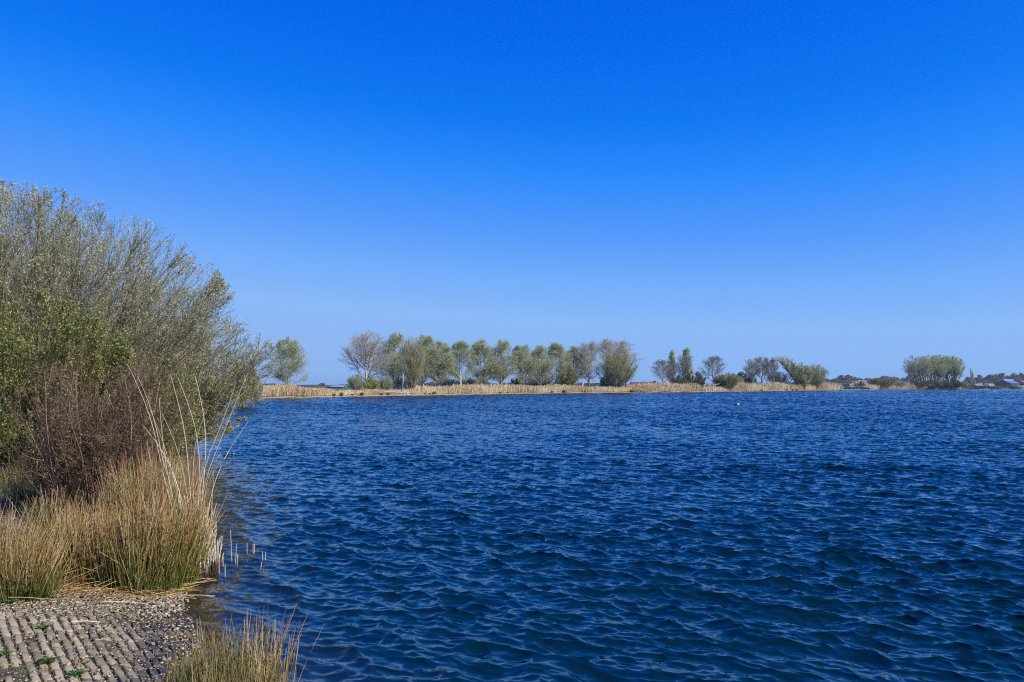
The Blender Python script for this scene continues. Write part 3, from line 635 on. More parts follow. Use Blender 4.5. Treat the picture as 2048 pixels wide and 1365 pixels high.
near_bush('willow_bush',305,gl(-10.8,14.6),'green willow bush cut off by the left edge of the picture',
  ellip(0,0,1.3,2.4,2.0,2.3),4.2,(W_DOLIVE,W_DOLIVE,L_WILG),nst=110,nb=17,ntw=8,leaf=84000,lsize=.038,r0=.02,spread=.9,up=.06,tw_r=.003,base=1.0,t1=.15,angs=(.4,.45))

# brown dead shrub
W_DEAD=veg('dead_brown',[(0,(.10,.055,.032)),(.5,(.19,.115,.075)),(.85,(.31,.215,.15)),(1,(.60,.50,.36))])  # the pale end of the ramp paints glints on a few twigs
def dead_shrub():
    rng=np.random.default_rng(330); st,br,lf=M(),M(),M(); n=150
    a=rng.uniform(0,6.28,n); r=.42*np.sqrt(rng.random(n)); P0=np.stack([np.cos(a)*r*1.2,np.sin(a)*r,np.full(n,-.05)],-1)
    D=np.stack([np.cos(a)*r*.5+rng.normal(-.03,.11,n),np.sin(a)*r*.7+rng.normal(0,.16,n),np.ones(n)],-1)
    S=grow(rng,P0,D,rng.uniform(1.0,2.05,n)*np.clip(1.15-r*.6,.5,1.1),8,.0,.06); RS=np.full((n,8),.0055)*np.linspace(1,.5,8)
    tubes(st,S,RS,rng.random(n),sides=4)
    B,RB_=spawn(rng,S,RS,15,.15,1,.6,.24,5,.05,.1,.6,.0028,lmin=.12,angsd=.2); tubes(br,B,RB_,rng.random(len(B))**1.5)
    C,RC_=spawn(rng,B,RB_,7,.1,1,.7,.4,3,.05,.12,.6,.0022,lmin=.05,angsd=.2); tubes(br,C,RC_,rng.random(len(C))**1.5)
    p,d=along(C,rng,3,.2,1); leaves(lf,p,d+rng.normal(0,.6,p.shape),rng.uniform(.008,.022,len(p)),rng.uniform(.006,.012,len(p)),rng,rng.random(len(p))**2)
    return st,br,lf
tree_thing('dead_shrub',dead_shrub(),(W_DEAD,W_DEAD,W_DEAD),gl(-4.95,10.3),'dense reddish brown dead shrub with fine twigs behind the rushes','shrub',pn=('stems','branches','seed_heads'))

# rushes -----------------------------------------------------------------
W_RG=veg('rush_green',[(0,(.045,.085,.02)),(.5,(.085,.14,.03)),(1,(.17,.20,.05))],
  ([(0,(.50,.22,.02)),(.045,(.62,.36,.03)),(.10,(.16,.19,.03)),(.55,(.20,.19,.05)),(1,(.58,.42,.20))],[(0,1),(.05,1),(.13,0),(.5,0),(.8,.35),(1,.7)]),rough=.55)
W_RS=veg('rush_straw',[(0,(.14,.065,.02)),(.3,(.42,.22,.06)),(.6,(.70,.44,.16)),(.85,(.86,.64,.32)),(1,(.92,.78,.52))],
  ([(0,(.42,.18,.02)),(.05,(.5,.28,.03)),(.15,(.12,.14,.03)),(.42,(.22,.20,.06)),(1,(.30,.18,.09))],[(0,1),(.08,1),(.2,.8),(.5,.2),(.8,0),(1,.5)]),rough=.6)
W_WHITE=veg('bleached_reed',[(0,(.50,.43,.33)),(.5,(.66,.60,.50)),(1,(.80,.76,.68))],([(0,(.05,.04,.03)),(.25,(.12,.09,.07)),(1,(.6,.5,.4))],[(0,1),(.22,1),(.32,0),(1,0)]),rough=.6)
W_CANE=veg('pale_cane',[(0,(.55,.46,.31)),(1,(.76,.68,.52))],rough=.5)
def onground(px,py):
    z=0
    for _ in range(8):
        p=on_z(px,py,z); z=max(gz1(p[0],p[1]),-.05)
    return p
def rush(seed,x,y,H,R,ng,ns,label,spread=.16,rad=.0031,name='rush_clump',cat='rushes',group=None,mats=None,lean=(0,0),K=6,tm=.55):
    rng=np.random.default_rng(seed); root=empty(name,(x,y,gz1(x,y)))
    for nm,n,mt in (('green_stems',int(ng*1.1),(mats or (W_RG,W_RS))[0]),('straw_stems',int(ns*.60),(mats or (W_RG,W_RS))[1])):
        if not n: continue
        m=M(); a=rng.uniform(0,6.28,n); r=R*np.sqrt(rng.random(n)); P0=np.stack([np.cos(a)*r,np.sin(a)*r,np.full(n,-.03)],-1)
        D=np.stack([np.cos(a)*r/R*spread+rng.normal(0,.12,n)+lean[0],np.sin(a)*r/R*spread+rng.normal(0,.12,n)+lean[1],np.ones(n)],-1)
        f=1.0 if nm!='green_stems' else .82
        P=grow(rng,P0,D,H*f*rng.uniform(tm,1.08,n)*np.clip(1.12-.25*r/R,0,1),K,-.015,.045)
        # a few bent or broken ones
        bk=rng.random(n)<.05; P[bk,-2:,2]-=rng.uniform(.02,.12,(bk.sum(),1)); P[bk,-1,:2]+=rng.normal(0,.08,(bk.sum(),2))
        Rr=rad*rng.uniform(.7,1.3,(n,1))*np.linspace(1,.45,K)[None,:]
        tubes(m,P,Rr,rng.random(n)); m.build(nm,mt,root)
    return tag(root,label,cat,group)
RUSH=[(128,1168,.74,.16,'leftmost tall rush clump in the row beyond the paving, beside the small green tuft'),
(172,1172,.82,.17,'rush clump with orange base, second of the front row from the left'),
(222,1178,.74,.18,'rush clump in the middle of the front row where the gravel is brightest'),
(272,1188,1.02,.18,'rush clump standing furthest forward on the gravel'),
(318,1186,1.16,.18,'tall straw-topped rush clump at the end of the gravel'),
(352,1176,1.12,.16,'rush clump whose green base meets the waterline'),
(376,1160,.92,.12,'rightmost rush clump, its stems leaning over the water'),
(165,1128,.72,.24,'rush clump in the second row behind the two leftmost front clumps'),
(235,1130,.80,.25,'rush clump in the second row behind the middle of the front row'),
(305,1128,1.36,.25,'tallest brownish rush clump behind the front row, below the pale canes'),
(345,1122,1.34,.20,'tall tawny rush clump beside the bleached reed stubs'),
(270,1092,1.15,.27,'rearmost rush clump, pressed against the brown dead shrub')]
for k,(px,py,H,R,lab) in enumerate(RUSH):
    p=onground(px,py); rush(400+k,p[0],p[1],H*.88,R*.9,int(300*R/.17),int(430*R/.17),lab,lean=(.04 if px>370 else .02*(px-200)/100,0),tm=.35)
# other tufts
p=onground(78,1203); rush(430,p[0],p[1],.36,.07,170,30,'small dark green rush tuft with orange base on the edge of the paving',spread=.55)
p=onground(22,1196); rush(431,p[0],p[1],.56,.26,240,420,'straw and green grass clump at the left edge beside the paving',spread=.4,cat='grass clump',name='grass_clump')
p=onground(-25,1175); rush(432,p[0],p[1],.72,.28,250,450,'grass clump half cut off by the left edge of the picture',spread=.4,cat='grass clump',name='grass_clump')
p=onground(30,1130); rush(433,p[0],p[1],.40,.28,200,300,'low olive grass clump behind the one at the left edge of the paving',spread=.5,cat='grass clump',name='grass_clump')
p=onground(78,1010); rush(434,p[0],p[1],.68,.24,160,520,'fluffy pale tan rush clump left of the brown dead shrub',spread=.5)
p=onground(15,985); rush(435,p[0],p[1],.5,.22,260,160,'greenish rush clump left of the fluffy pale tan one',spread=.5)
p=onground(45,940); rush(436,p[0],p[1],.6,.3,60,420,'straw clump below the green willow bush',spread=.5)
p=onground(103,1085); rush(437,p[0],p[1],.62,.12,150,120,'narrow rush tuft between the gravel path and the second row',spread=.3)
# two tall pale straws there
# clumps in the shallow water at the bottom
for k,(px,Y,H,R,ng,ns,lab) in enumerate([(375,4.75,.42,.13,230,30,'shortest dark green rush clump at the bottom, touching the wet paving'),
 (420,4.95,.52,.14,260,40,'green rush clump at the bottom, second from the wet paving'),
 (462,4.75,.62,.13,230,50,'mixed green and straw rush clump in the middle of the bottom group'),
 (505,5.0,.62,.12,130,70,'sparse rush clump at the bottom standing furthest out in the water'),
 (535,4.7,.62,.11,90,170,'golden straw rush clump at the bottom with the tallest tips'),
 (565,4.62,.42,.06,14,16,'few thin lone stems right of the golden straw rush clump'),
 (450,4.45,.50,.16,260,120,'rush clump cut off by the bottom edge of the picture')]):
    rush(450+k,at_y(px,1300,Y)[0],Y,H,R,ng,ns,lab,spread=.14,rad=.0023,tm=.4,lean=(.01,0))

# fallen stems lying about the feet of the clumps
rng=np.random.default_rng(480); m=M(); n=1100; px=rng.uniform(-20,395,n); py=1160+rng.normal(12,16,n)+np.where(px>250,8,0)
P0=np.array([onground(a,b) for a,b in zip(px[:260],py[:260])]); P0=np.concatenate([P0+np.stack([rng.normal(0,.12,260),rng.normal(.1,.16,260),np.zeros(260)],-1) for _ in range(4)]); P0=P0[sdist(P0[:,0],P0[:,1])>.05]; n=len(P0)
P0[:,2]=gz(P0[:,0],P0[:,1])+rng.uniform(.03,.06,n); a=rng.uniform(0,6.28,n); D=np.stack([np.cos(a),np.sin(a)*.7,rng.normal(0.02,.12,n)],-1)
tubes(m,grow(rng,P0,D,rng.uniform(.08,.42,n),4,-.02,.07),np.full((n,4),.0019),rng.random(n),tt=np.full((n,4),.75)); tag(m.build('reed_litter',W_RS),'dry fallen stems littering the ground at the feet of the rushes',kind='stuff')
# bleached broken reeds in a dense stand at the water's edge
def stub_stand():
    rng=np.random.default_rng(500); m=M(); n=260
    px=np.concatenate([rng.uniform(390,438,n-60),rng.uniform(380,405,60)]); py=1150+rng.normal(0,9,n)+(436-px)*.1
    P0=np.array([on_z(a,b,-.04) for a,b in zip(px,py)]); o=P0.mean(0); o[2]=0; P0=P0-o
    H=np.interp(px,[380,400,415,436],[.75,.62,.48,.26])*rng.uniform(.3,1.2,n)
    D=np.stack([rng.normal(-.02,.12,n),rng.normal(0,.06,n),np.ones(n)],-1)
    P=grow(rng,P0,D,H,4,0,.02); tubes(m,P,np.full((n,4),.0042)*rng.uniform(.7,1.2,(n,1)),rng.random(n),sides=4,tt=P[...,2]/ .45)
    ob=m.build('broken_reeds',W_WHITE); ob.location=o; return tag(ob,'dense stand of bleached broken reed stubs at the water beside the rushes','reeds')
stub_stand()
LEAN=M()
def px_path(pts,Y,K=14):
    """smooth line through points, each given in the picture and lying at depth Y"""
    P=np.array([at_y(a,b,Y+dy) for (a,b,dy) in pts]); d=np.concatenate([[0],np.cumsum(np.linalg.norm(np.diff(P,axis=0),axis=1))]); u=np.linspace(0,d[-1],K)
    Q=np.stack([np.interp(u,d,P[:,k]) for k in range(3)],-1)
    for _ in range(4): Q[1:-1]=(Q[:-2]+2*Q[1:-1]+Q[2:])/4
    return Q
CANES=[([(372,1110,0),(322,940,0),(309,852,.1),(296,817,.15),(278,776,.2),(255,729,.3)],'pale cane arching furthest to the left over the brown dead shrub'),
([(376,1110,0),(326,930,0),(310,838,.1),(299,802,.2),(275,753,.3)],'pale cane just inside the one that arches furthest left'),
([(370,1100,0),(330,930,0),(321,838,0),(318,796,0)],'short straight pale cane rising beside the two left-arching ones'),
([(382,1110,0),(350,960,0),(322,870,.1),(292,800,.2)],'thin cane crossing below the left-arching pair'),
([(388,1115,0),(378,949,0),(373,876,0),(360,817,.1),(341,750,.2)],'pale cane leaning left, first of the middle pair'),
([(400,1115,0),(400,934,0),(398,876,0),(381,817,.1),(356,756,.2)],'pale cane leaning left, second of the middle pair'),
([(392,1115,0),(396,964,0),(431,876,0),(457,817,0),(472,764,0)],'pale cane arching right, the inner one of the pair over the water'),
([(398,1115,0),(403,970,0),(439,888,0),(466,817,0),(495,747,0)],'pale cane arching furthest right over the water'),
([(392,1110,0),(384,920,0),(398,846,0),(425,800,0)],'thin cane leaning right that crosses the middle pair'),
([(390,1110,0),(366,934,0),(350,880,0),(324,828,0)],'thin cane leaning left through the middle of the rushes'),
([(400,1110,0),(412,960,0),(428,925,0),(442,905,0)],'short cane leaning right towards the black coot'),
([(396,1115,0),(402,1000,0),(415,900,0),(408,820,.1),(390,752,.2)],'pale cane whose tip sways back left between the middle pair and the right-arching pair'),
([(404,1110,0),(418,1000,0),(440,930,0),(470,880,0),(497,842,0)],'low pale cane arching right out over the water'),
([(385,1110,0),(360,980,0),(330,905,.1),(285,850,.2)],'pale cane bending far left across the brown dead shrub'),
([(418,1115,0),(424,1000,0),(428,960,0),(426,940,0)],'short upright cane at the right edge of the rushes')]
for k,(pts,lab) in enumerate(CANES):
    Q=px_path(pts,7.9); o=Q[0].copy(); m=M(); P=(Q-o)[None]
    tubes(m,P,np.linspace(.0046,.0018,14)[None,:]*(1 if k not in (3,8,9,10,14) else .65),np.array([.3+.05*k]),sides=5)
    rng=np.random.default_rng(520+k)
    ob=m.build('reed_cane',W_CANE,smooth=True); ob.location=o; tag(ob,lab,'reed cane','tall pale canes above the rushes')
STUBS=[(464,1060,1138,-3,'tallest lone reed stub standing in the water'),(470,1088,1138,3,'leaning lone reed stub just right of the tallest one'),(474,1108,1138,1,'short reed stub right beside the leaning one'),
(494,1086,1113,0,'reed stub left of the close pair further out'),(506,1088,1113,0,'left one of the close pair of reed stubs'),(509,1087,1112,0,'right one of the close pair of reed stubs'),
(525,1103,1126,0,'left one of the two outermost reed stubs'),(531,1104,1125,0,'right one of the two outermost reed stubs'),(521,1125,1143,2,'short leaning reed stub below the two outermost'),
(446,1113,1139,0,'reed stub between the dense stand and the tallest lone one'),(438,1108,1159,0,'long reed stub at the edge of the dense stand'),(450,1130,1160,0,'lowest reed stub, right of the long one at the edge of the stand'),(482,1132,1139,0,'tiny dark reed stub barely above the water, left of centre'),(491,1131,1138,0,'tiny dark reed stub barely above the water, right of the other')]
for k,(px,t,b,dx,lab) in enumerate(STUBS):
    B=on_z(px,b,0); T=at_y(px+dx,t,B[1]); m=M(); P=np.array([B+[0,0,-.12],B,B*.5+T*.5,T])[None]-B
    tubes(m,P,np.array([[.0036,.0036,.0034,.003]]),np.array([.3+.04*k]),sides=5,tt=np.array([[0,.1,.5 if k<12 else .2,1 if k<12 else .24]]))
    ob=m.build('reed_stub',W_WHITE); ob.location=B; tag(ob,lab,'reed stub','broken reed stubs standing in the water')

# ------------------------------------------------------------------ paving, gravel, moss
def paving():
    rng=np.random.default_rng(600); O=np.array([-2.9,6.6]); u=np.array([.58,-.815]); v=np.array([-.815,-.58])
    rows=np.arange(-16,88); cen=[];ang=[]
    for r in rows:
        off=rng.uniform(0,.2)
        for c in np.arange(-12,46):
            q=O+u*(c*.205+off)+v*(r*.063+rng.normal(0,.003)); cen.append(q)
    cen=np.array(cen); s=sdist(cen[:,0],cen[:,1])
    keep=(s>-.55)&(cen[:,1]<6.95+.2*np.sin(cen[:,0]*4))&(cen[:,0]>-6.5)&(rng.random(len(cen))>.06); cen=cen[keep]; s=s[keep]; n=len(cen)
    z=gz(cen[:,0],cen[:,1]); e=.05; gx=(gz(cen[:,0]+e,cen[:,1])-gz(cen[:,0]-e,cen[:,1]))/(2*e); gy=(gz(cen[:,0],cen[:,1]+e)-gz(cen[:,0],cen[:,1]-e))/(2*e)
    sink=np.clip((cen[:,1]-5.9)/1.1,0,1)*.018
    L=rng.uniform(.094,.102,n); W=rng.uniform(.019,.0235,n)
    # rings: bottom, shoulder, top edge, top inner
    rings=[(1,1,-.06),(1,1,.012),(.93,.84,.019),(.5,.4,.021)]
    V=np.zeros((n,16,3)); cs=np.array([(-1,-1),(1,-1),(1,1),(-1,1)])
    an=rng.normal(0,.04,n); tx=rng.normal(0,.035,n); ty=rng.normal(0,.02,n)
    for k,(a,b,h) in enumerate(rings):
        for j,(cx,cy) in enumerate(cs):
            l=cx*L*a+rng.normal(0,.0025,n); w=cy*W*b+rng.normal(0,.002,n); l2=l-w*an; w2=w+l*an
            X=cen[:,0]+u[0]*l2+v[0]*w2; Y=cen[:,1]+u[1]*l2+v[1]*w2
            V[:,k*4+j,0]=X; V[:,k*4+j,1]=Y; V[:,k*4+j,2]=z+gx*(X-cen[:,0])+gy*(Y-cen[:,1])+h-sink+tx*l2+ty*w2+(rng.normal(0,.0012,n) if k else 0)
    F=[]
    for k in range(3):
        for j in range(4): F.append([k*4+j,k*4+(j+1)%4,(k+1)*4+(j+1)%4,(k+1)*4+j])
    F.append([12,13,14,15]); F=np.array(F); FF=(F[None]+16*np.arange(n)[:,None,None]).reshape(-1,4)
    I=np.stack(np.broadcast_arrays(s[:,None],rng.random(n)[:,None],np.zeros((n,16))),-1)
    m=M(); m.add(V.reshape(-1,3),FF[:,::1],I.reshape(-1,3))
    mat,t,p=newmat('paving_brick'); si=info_nodes(t)
    base=ramp(t,si.outputs[1],[(0,(.25,.205,.125)),(.5,(.36,.30,.19)),(1,(.47,.395,.265))])
    n1=noise(t,60,6); n2=noise(t,9,4); n3=noise(t,3.0,5)
    c=mixc(t,n1.outputs[0],base,(.50,.46,.42),'SOFT_LIGHT')
    st=ramp(t,n2.outputs[0],[(.52,(0,0,0)),(.68,(1,1,1))]); mm=t.nodes.new('ShaderNodeMath'); mm.operation='MULTIPLY'; mm.inputs[1].default_value=.55; t.links.new(st,mm.inputs[0])
    c=mixc(t,mm.outputs[0],c,(.13,.115,.07))
    wet=t.nodes.new('ShaderNodeMapRange'); wet.inputs[1].default_value=.62; wet.inputs[2].default_value=.30; t.links.new(si.outputs[0],wet.inputs[0])
    wn=t.nodes.new('ShaderNodeMath'); wn.operation='ADD'; wn.use_clamp=True; t.links.new(wet.outputs[0],wn.inputs[0])
    wq=t.nodes.new('ShaderNodeMapRange'); wq.inputs[1].default_value=.35; wq.inputs[2].default_value=.65; wq.inputs[3].default_value=-.5; wq.inputs[4].default_value=.5; t.links.new(n3.outputs[0],wq.inputs[0]); t.links.new(wq.outputs[0],wn.inputs[1])
    ww=t.nodes.new('ShaderNodeMath'); ww.operation='MULTIPLY'; t.links.new(wet.outputs[0],ww.inputs[0]); t.links.new(wn.outputs[0],ww.inputs[1])
    c=mixc(t,ww.outputs[0],c,(.06,.052,.045))
    t.links.new(c,p.inputs['Base Color']); rr=t.nodes.new('ShaderNodeMapRange'); rr.inputs[3].default_value=.9; rr.inputs[4].default_value=.35; t.links.new(ww.outputs[0],rr.inputs[0]); t.links.new(rr.outputs[0],p.inputs['Roughness'])
    b=t.nodes.new('ShaderNodeBump'); b.inputs['Strength'].default_value=.7; b.inputs['Distance'].default_value=.008; t.links.new(n1.outputs[0],b.inputs['Height']); t.links.new(b.outputs[0],p.inputs['Normal'])
    tag(m.build('pavement',mat),kind='structure')
paving()
def pebbles(m,rng,x,y,size,dz,rnd):
    n=len(x); c=np.array([(a,b,d) for d in (-1,1) for b in (-1,1) for a in (-1,1)],dtype=float)/1.5
    V=c[None]*(1+rng.normal(0,.22,(n,8,3))); V=V*size[:,None,None]*rng.uniform(.6,1.25,(n,1,3))*np.array([1,1,.6])
    a=rng.uniform(0,6.28,n); X=V[...,0]*np.cos(a)[:,None]-V[...,1]*np.sin(a)[:,None]; Y=V[...,0]*np.sin(a)[:,None]+V[...,1]*np.cos(a)[:,None]
    V=np.stack([X+x[:,None],Y+y[:,None],V[...,2]+(gz(x,y)+dz)[:,None]],-1)
    F=np.array([[0,2,3,1],[4,5,7,6],[0,1,5,4],[2,6,7,3],[0,4,6,2],[1,3,7,5]]); FF=(F[None]+8*np.arange(n)[:,None,None]).reshape(-1,4)
    m.add(V.reshape(-1,3),FF,np.stack(np.broadcast_arrays(np.zeros((n,8)),rnd[:,None],np.zeros((n,8))),-1).reshape(-1,3))
rng=np.random.default_rng(610); m=M()
def scatter(n,x0,x1,y0,y1,cond):
    x=rng.uniform(x0,x1,n); y=rng.uniform(y0,y1,n); k=cond(x,y,sdist(x,y)); return x[k],y[k]
x,y=scatter(15000,-5.4,-2.6,5.9,7.6,lambda x,y,s:(s>.02)&(rng.random(len(x))<np.clip((y-6.0+.25*np.sin(x*5))/.55,.05,1)))
pebbles(m,rng,x,y,rng.uniform(.005,.013,len(x)),.022,rng.random(len(x)))
x,y=scatter(20000,-6,-.3,3.2,6.6,lambda x,y,s:(s>-.05)&(s<2.6)); pebbles(m,rng,x,y,rng.uniform(.003,.0085,len(x)),.018,rng.random(len(x)))
x,y=scatter(9000,-4.5,-1,3.2,7.4,lambda x,y,s:(s>.05)&(s<.75)&(rng.random(len(x))<.6)); pebbles(m,rng,x,y,rng.uniform(.004,.012,len(x)),.03,rng.random(len(x)))
x,y=scatter(5000,-4,-1,3.2,7.4,lambda x,y,s:(s>-.02)&(s<.2)&(rng.random(len(x))<.5)); pebbles(m,rng,x,y,rng.uniform(.006,.016,len(x)),.028,.86+.14*rng.random(len(x)))
x,y=scatter(14000,-8.5,-4.6,7.6,11.5,lambda x,y,s:(s>.8)&(rng.random(len(x))<.6)); pebbles(m,rng,x,y,rng.uniform(.006,.014,len(x)),.008,rng.random(len(x)))
W_PEB=veg('pebble',[(0,(.12,.10,.075)),(.3,(.24,.205,.15)),(.7,(.34,.295,.22)),(.9,(.66,.60,.48)),(.93,(.50,.38,.20)),(1,(.60,.38,.18))],rough=.6)
tag(m.build('gravel',W_PEB),'loose gravel and shell chips along the paving and below the rushes',kind='stuff')
# moss and weeds in the joints
m=M(); n=110000; x=rng.uniform(-6,-.3,n); y=rng.uniform(3.2,7,n)
O=np.array([-2.9,6.6]); v=np.array([-.815,-.58]); dv=((x-O[0])*v[0]+(y-O[1])*v[1])/.063; joint=np.abs(dv-np.round(dv))>.30
pat=np.sin(x*3.1+1)*np.sin(y*2.7+x)+.6*np.sin(x*7.7)*np.sin(y*8.3+2)
k=((joint|(y>6.1))&(rng.random(n)<np.clip(.25+.5*pat,.04,.9)))|((pat>1.0)&(rng.random(n)<.5)); x,y=x[k],y[k]; s=sdist(x,y); k=s>.25; x,y=x[k],y[k]
C=np.stack([x,y,gz(x,y)+.012],-1); D=rng.normal(0,1,C.shape); D[:,2]=np.abs(D[:,2])+.5
leaves(m,C,D,rng.uniform(.007,.018,len(C)),rng.uniform(.005,.011,len(C)),rng)
W_MOSS=veg('moss',[(0,(.045,.05,.015)),(.4,(.09,.095,.025)),(.75,(.15,.16,.04)),(1,(.17,.12,.06))])
tag(m.build('moss',W_MOSS),'olive moss growing in the joints of the paving',kind='stuff')
# weeds with broader leaves
W_WEED=veg('weed_leaf',[(0,(.04,.10,.02)),(.6,(.07,.15,.03)),(1,(.16,.21,.05))],rough=.5)
for k,(px,py,r,n,lab) in enumerate([(86,1264,.10,60,'green weed rosette lying on the paving in the joint above the centre'),(8,1318,.10,34,'broad-leaved green weed on the paving at the left edge'),(95,1334,.12,90,'mossy yellow-green weed patch near the bottom of the paving'),(20,1213,.09,50,'low green weed under the grass clump at the left edge'),(150,1360,.10,50,'green weed at the bottom edge of the paving')]):
    p=onground(px,py); m=M(); r2=np.random.default_rng(640+k); a=r2.uniform(0,6.28,n)
    P0=np.zeros((n,3)); P0[:,:2]=r2.normal(0,r*.08,(n,2)); D=np.stack([np.cos(a),np.sin(a),r2.uniform(.2,.9,n)],-1)
    P=grow(r2,P0,D,r*.62*r2.uniform(.3,1,n),4,-.25,.08); blades(m,P,np.array([[.6,1,.9,.15]])*.010*np.ones((n,1)),r2.random(n),r2)
    ob=m.build('weed',W_WEED); ob.location=(p[0],p[1],gz1(p[0],p[1])+.03); tag(ob,lab,'weed')
for k,(a,b,r,lab) in enumerate([((142,1257),(200,1258),.0045,'thick straw-yellow reed piece lying level on the paving'),((205,1215),(293,1219),.003,'longest thin dry reed lying on the gravel'),((107,1284),(120,1296),.0035,'short straw lying slanted on the paving'),((203,1223),(240,1228),.0025,'thin straw lying just below the longest one'),((192,1293),(222,1295),.002,'fine pale straw lying right of the slanted one'),((80,1254),(112,1255),.002,'faint pale straw left of the thick yellow one'),((205,1180),(228,1179),.003,'orange dry stem at the foot of the rushes')]):
    A=onground(*a); B=onground(*b); A[2]=gz1(A[0],A[1])+.04+r; B[2]=gz1(B[0],B[1])+.04+r; m=M()
    Mi=(A+B)/2+[0,.01,.004]; tubes(m,np.array([A,Mi,B])[None]-A,np.full((1,3),r),np.array([.4+.08*k]),sides=6); ob=m.build('dry_straw',W_CANE); ob.location=A; tag(ob,lab,'straw')
W_LEAF=veg('dead_leaf',[(0,(.45,.20,.07)),(1,(.5,.22,.08))])
for px,py,lab in ((51,1287,'orange-brown dead leaf on the paving left of the centre'),(232,1304,'reddish dead leaf on the paving right of the centre'),(45,1243,'small orange dead leaf on the paving below the small rush tuft')):
    p=onground(px,py); m=M(); V=np.array([[0,0,0],[.02,.008,.012],[.045,.002,.004],[.022,-.012,.002],[0,0,.002],[.02,.008,.014],[.045,.002,.006],[.022,-.012,.004]]); m.add(V,[[0,1,2,3],[4,7,6,5],[0,4,5,1],[1,5,6,2],[2,6,7,3],[3,7,4,0]],(0,.5,0))
    ob=m.build('dead_leaf',W_LEAF); ob.location=(p[0],p[1],gz1(p[0],p[1])+.036); tag(ob,lab,'leaf')
# rough grass over the near bank
rng=np.random.default_rng(650); n=90000; x=rng.uniform(-16,-3.2,n); y=rng.uniform(6.9,24,n); s=sdist(x,y); k=(s>.25)&~((y<10.6)&(x>-6.6)&(x<-4.3)&(rng.random(n)<.85))&~((y<7.9)&(x<-4.4)&(rng.random(n)<.5)); x,y=x[k],y[k]; n=len(x)
P0=np.stack([x,y,gz(x,y)-.02],-1); D=np.stack([rng.normal(0,.35,n),rng.normal(0,.35,n),np.ones(n)],-1); m=M(); P=grow(rng,P0,D,rng.uniform(.06,.30,n),4,-.12,.08)
blades(m,P,np.array([[1,.9,.7,.2]])*.005*np.ones((n,1)),rng.random(n),rng)
tag(m.build('grass',veg('bank_grass_near',[(0,(.06,.09,.03)),(.4,(.12,.15,.05)),(.65,(.30,.26,.13)),(1,(.55,.46,.28))])),'rough green and straw-coloured grass on the near bank',kind='stuff')

# ------------------------------------------------------------------ birds
def loft(m,rings,info=(0,.5,0),sides=10):
    """rings: (centre, half width, half height, axis tilt) along +x"""
    V=[]
    for c,wv,hv,ti in rings:
        for k in range(sides):
            a=2*math.pi*k/sides; y_=math.cos(a)*wv; z_=math.sin(a)*hv
            V.append([c[0]-z_*math.sin(ti),c[1]+y_,c[2]+z_*math.cos(ti)])
    F=[]
    for r in range(len(rings)-1):
        for k in range(sides): F.append([r*sides+k,r*sides+(k+1)%sides,(r+1)*sides+(k+1)%sides,(r+1)*sides+k])
    m.add(V,F,info)
def bird(name,loc,rz,scale,bodym,billm,label,cat,flank=None):
    root=empty(name,loc,rz); m=M()
    loft(m,[((-.19,0,.075),.003,.003,.0),((-.16,0,.065),.03,.02,0),((-.10,0,.045),.065,.05,0),((0,0,.03),.085,.07,0),((.08,0,.035),.075,.065,.2),((.125,0,.06),.045,.05,.8),((.138,0,.085),.034,.036,1.2),((.144,0,.108),.028,.028,1.2),((.155,0,.124),.031,.031,.7),((.178,0,.130),.028,.027,.1),((.20,0,.125),.012,.012,0),((.205,0,.124),.002,.002,0)])
    b=m.build('body',bodym,root,True)
    m=M(); loft(m,[((.195,0,.137),.012,.013,0),((.21,0,.128),.010,.010,0),((.235,0,.117),.004,.003,0)]); m.build('bill',billm,root,True)
    if flank:
        for s_ in (-1,1):
            m=M(); loft(m,[((-.10,s_*.05,.035),.003,.003,0),((-.04,s_*.072,.045),.02,.035,0),((.05,s_*.068,.045),.02,.034,0),((.10,s_*.04,.04),.004,.004,0)]); m.build('flank',flank,root,True)
    root.scale=(scale,)*3; tag(root,label,cat)
K_=plain('black_feathers',(.012,.012,.014),.6,.3,30); Wh=plain('white_feathers',(.75,.75,.72),.6,.1,20)
p=on_z(455,913,0); bird('coot',(p[0],p[1],-.03),0.2,.72,K_,Wh,'black coot with white bill swimming just beyond the willow branches','water bird')
p=on_z(1475,811,0); bird('duck',(p[0],p[1],0.02),math.pi+.3,1.7,K_,Wh,'black and white duck swimming alone in the open water','water bird',Wh)
p=on_z(566+480-480,814,0)

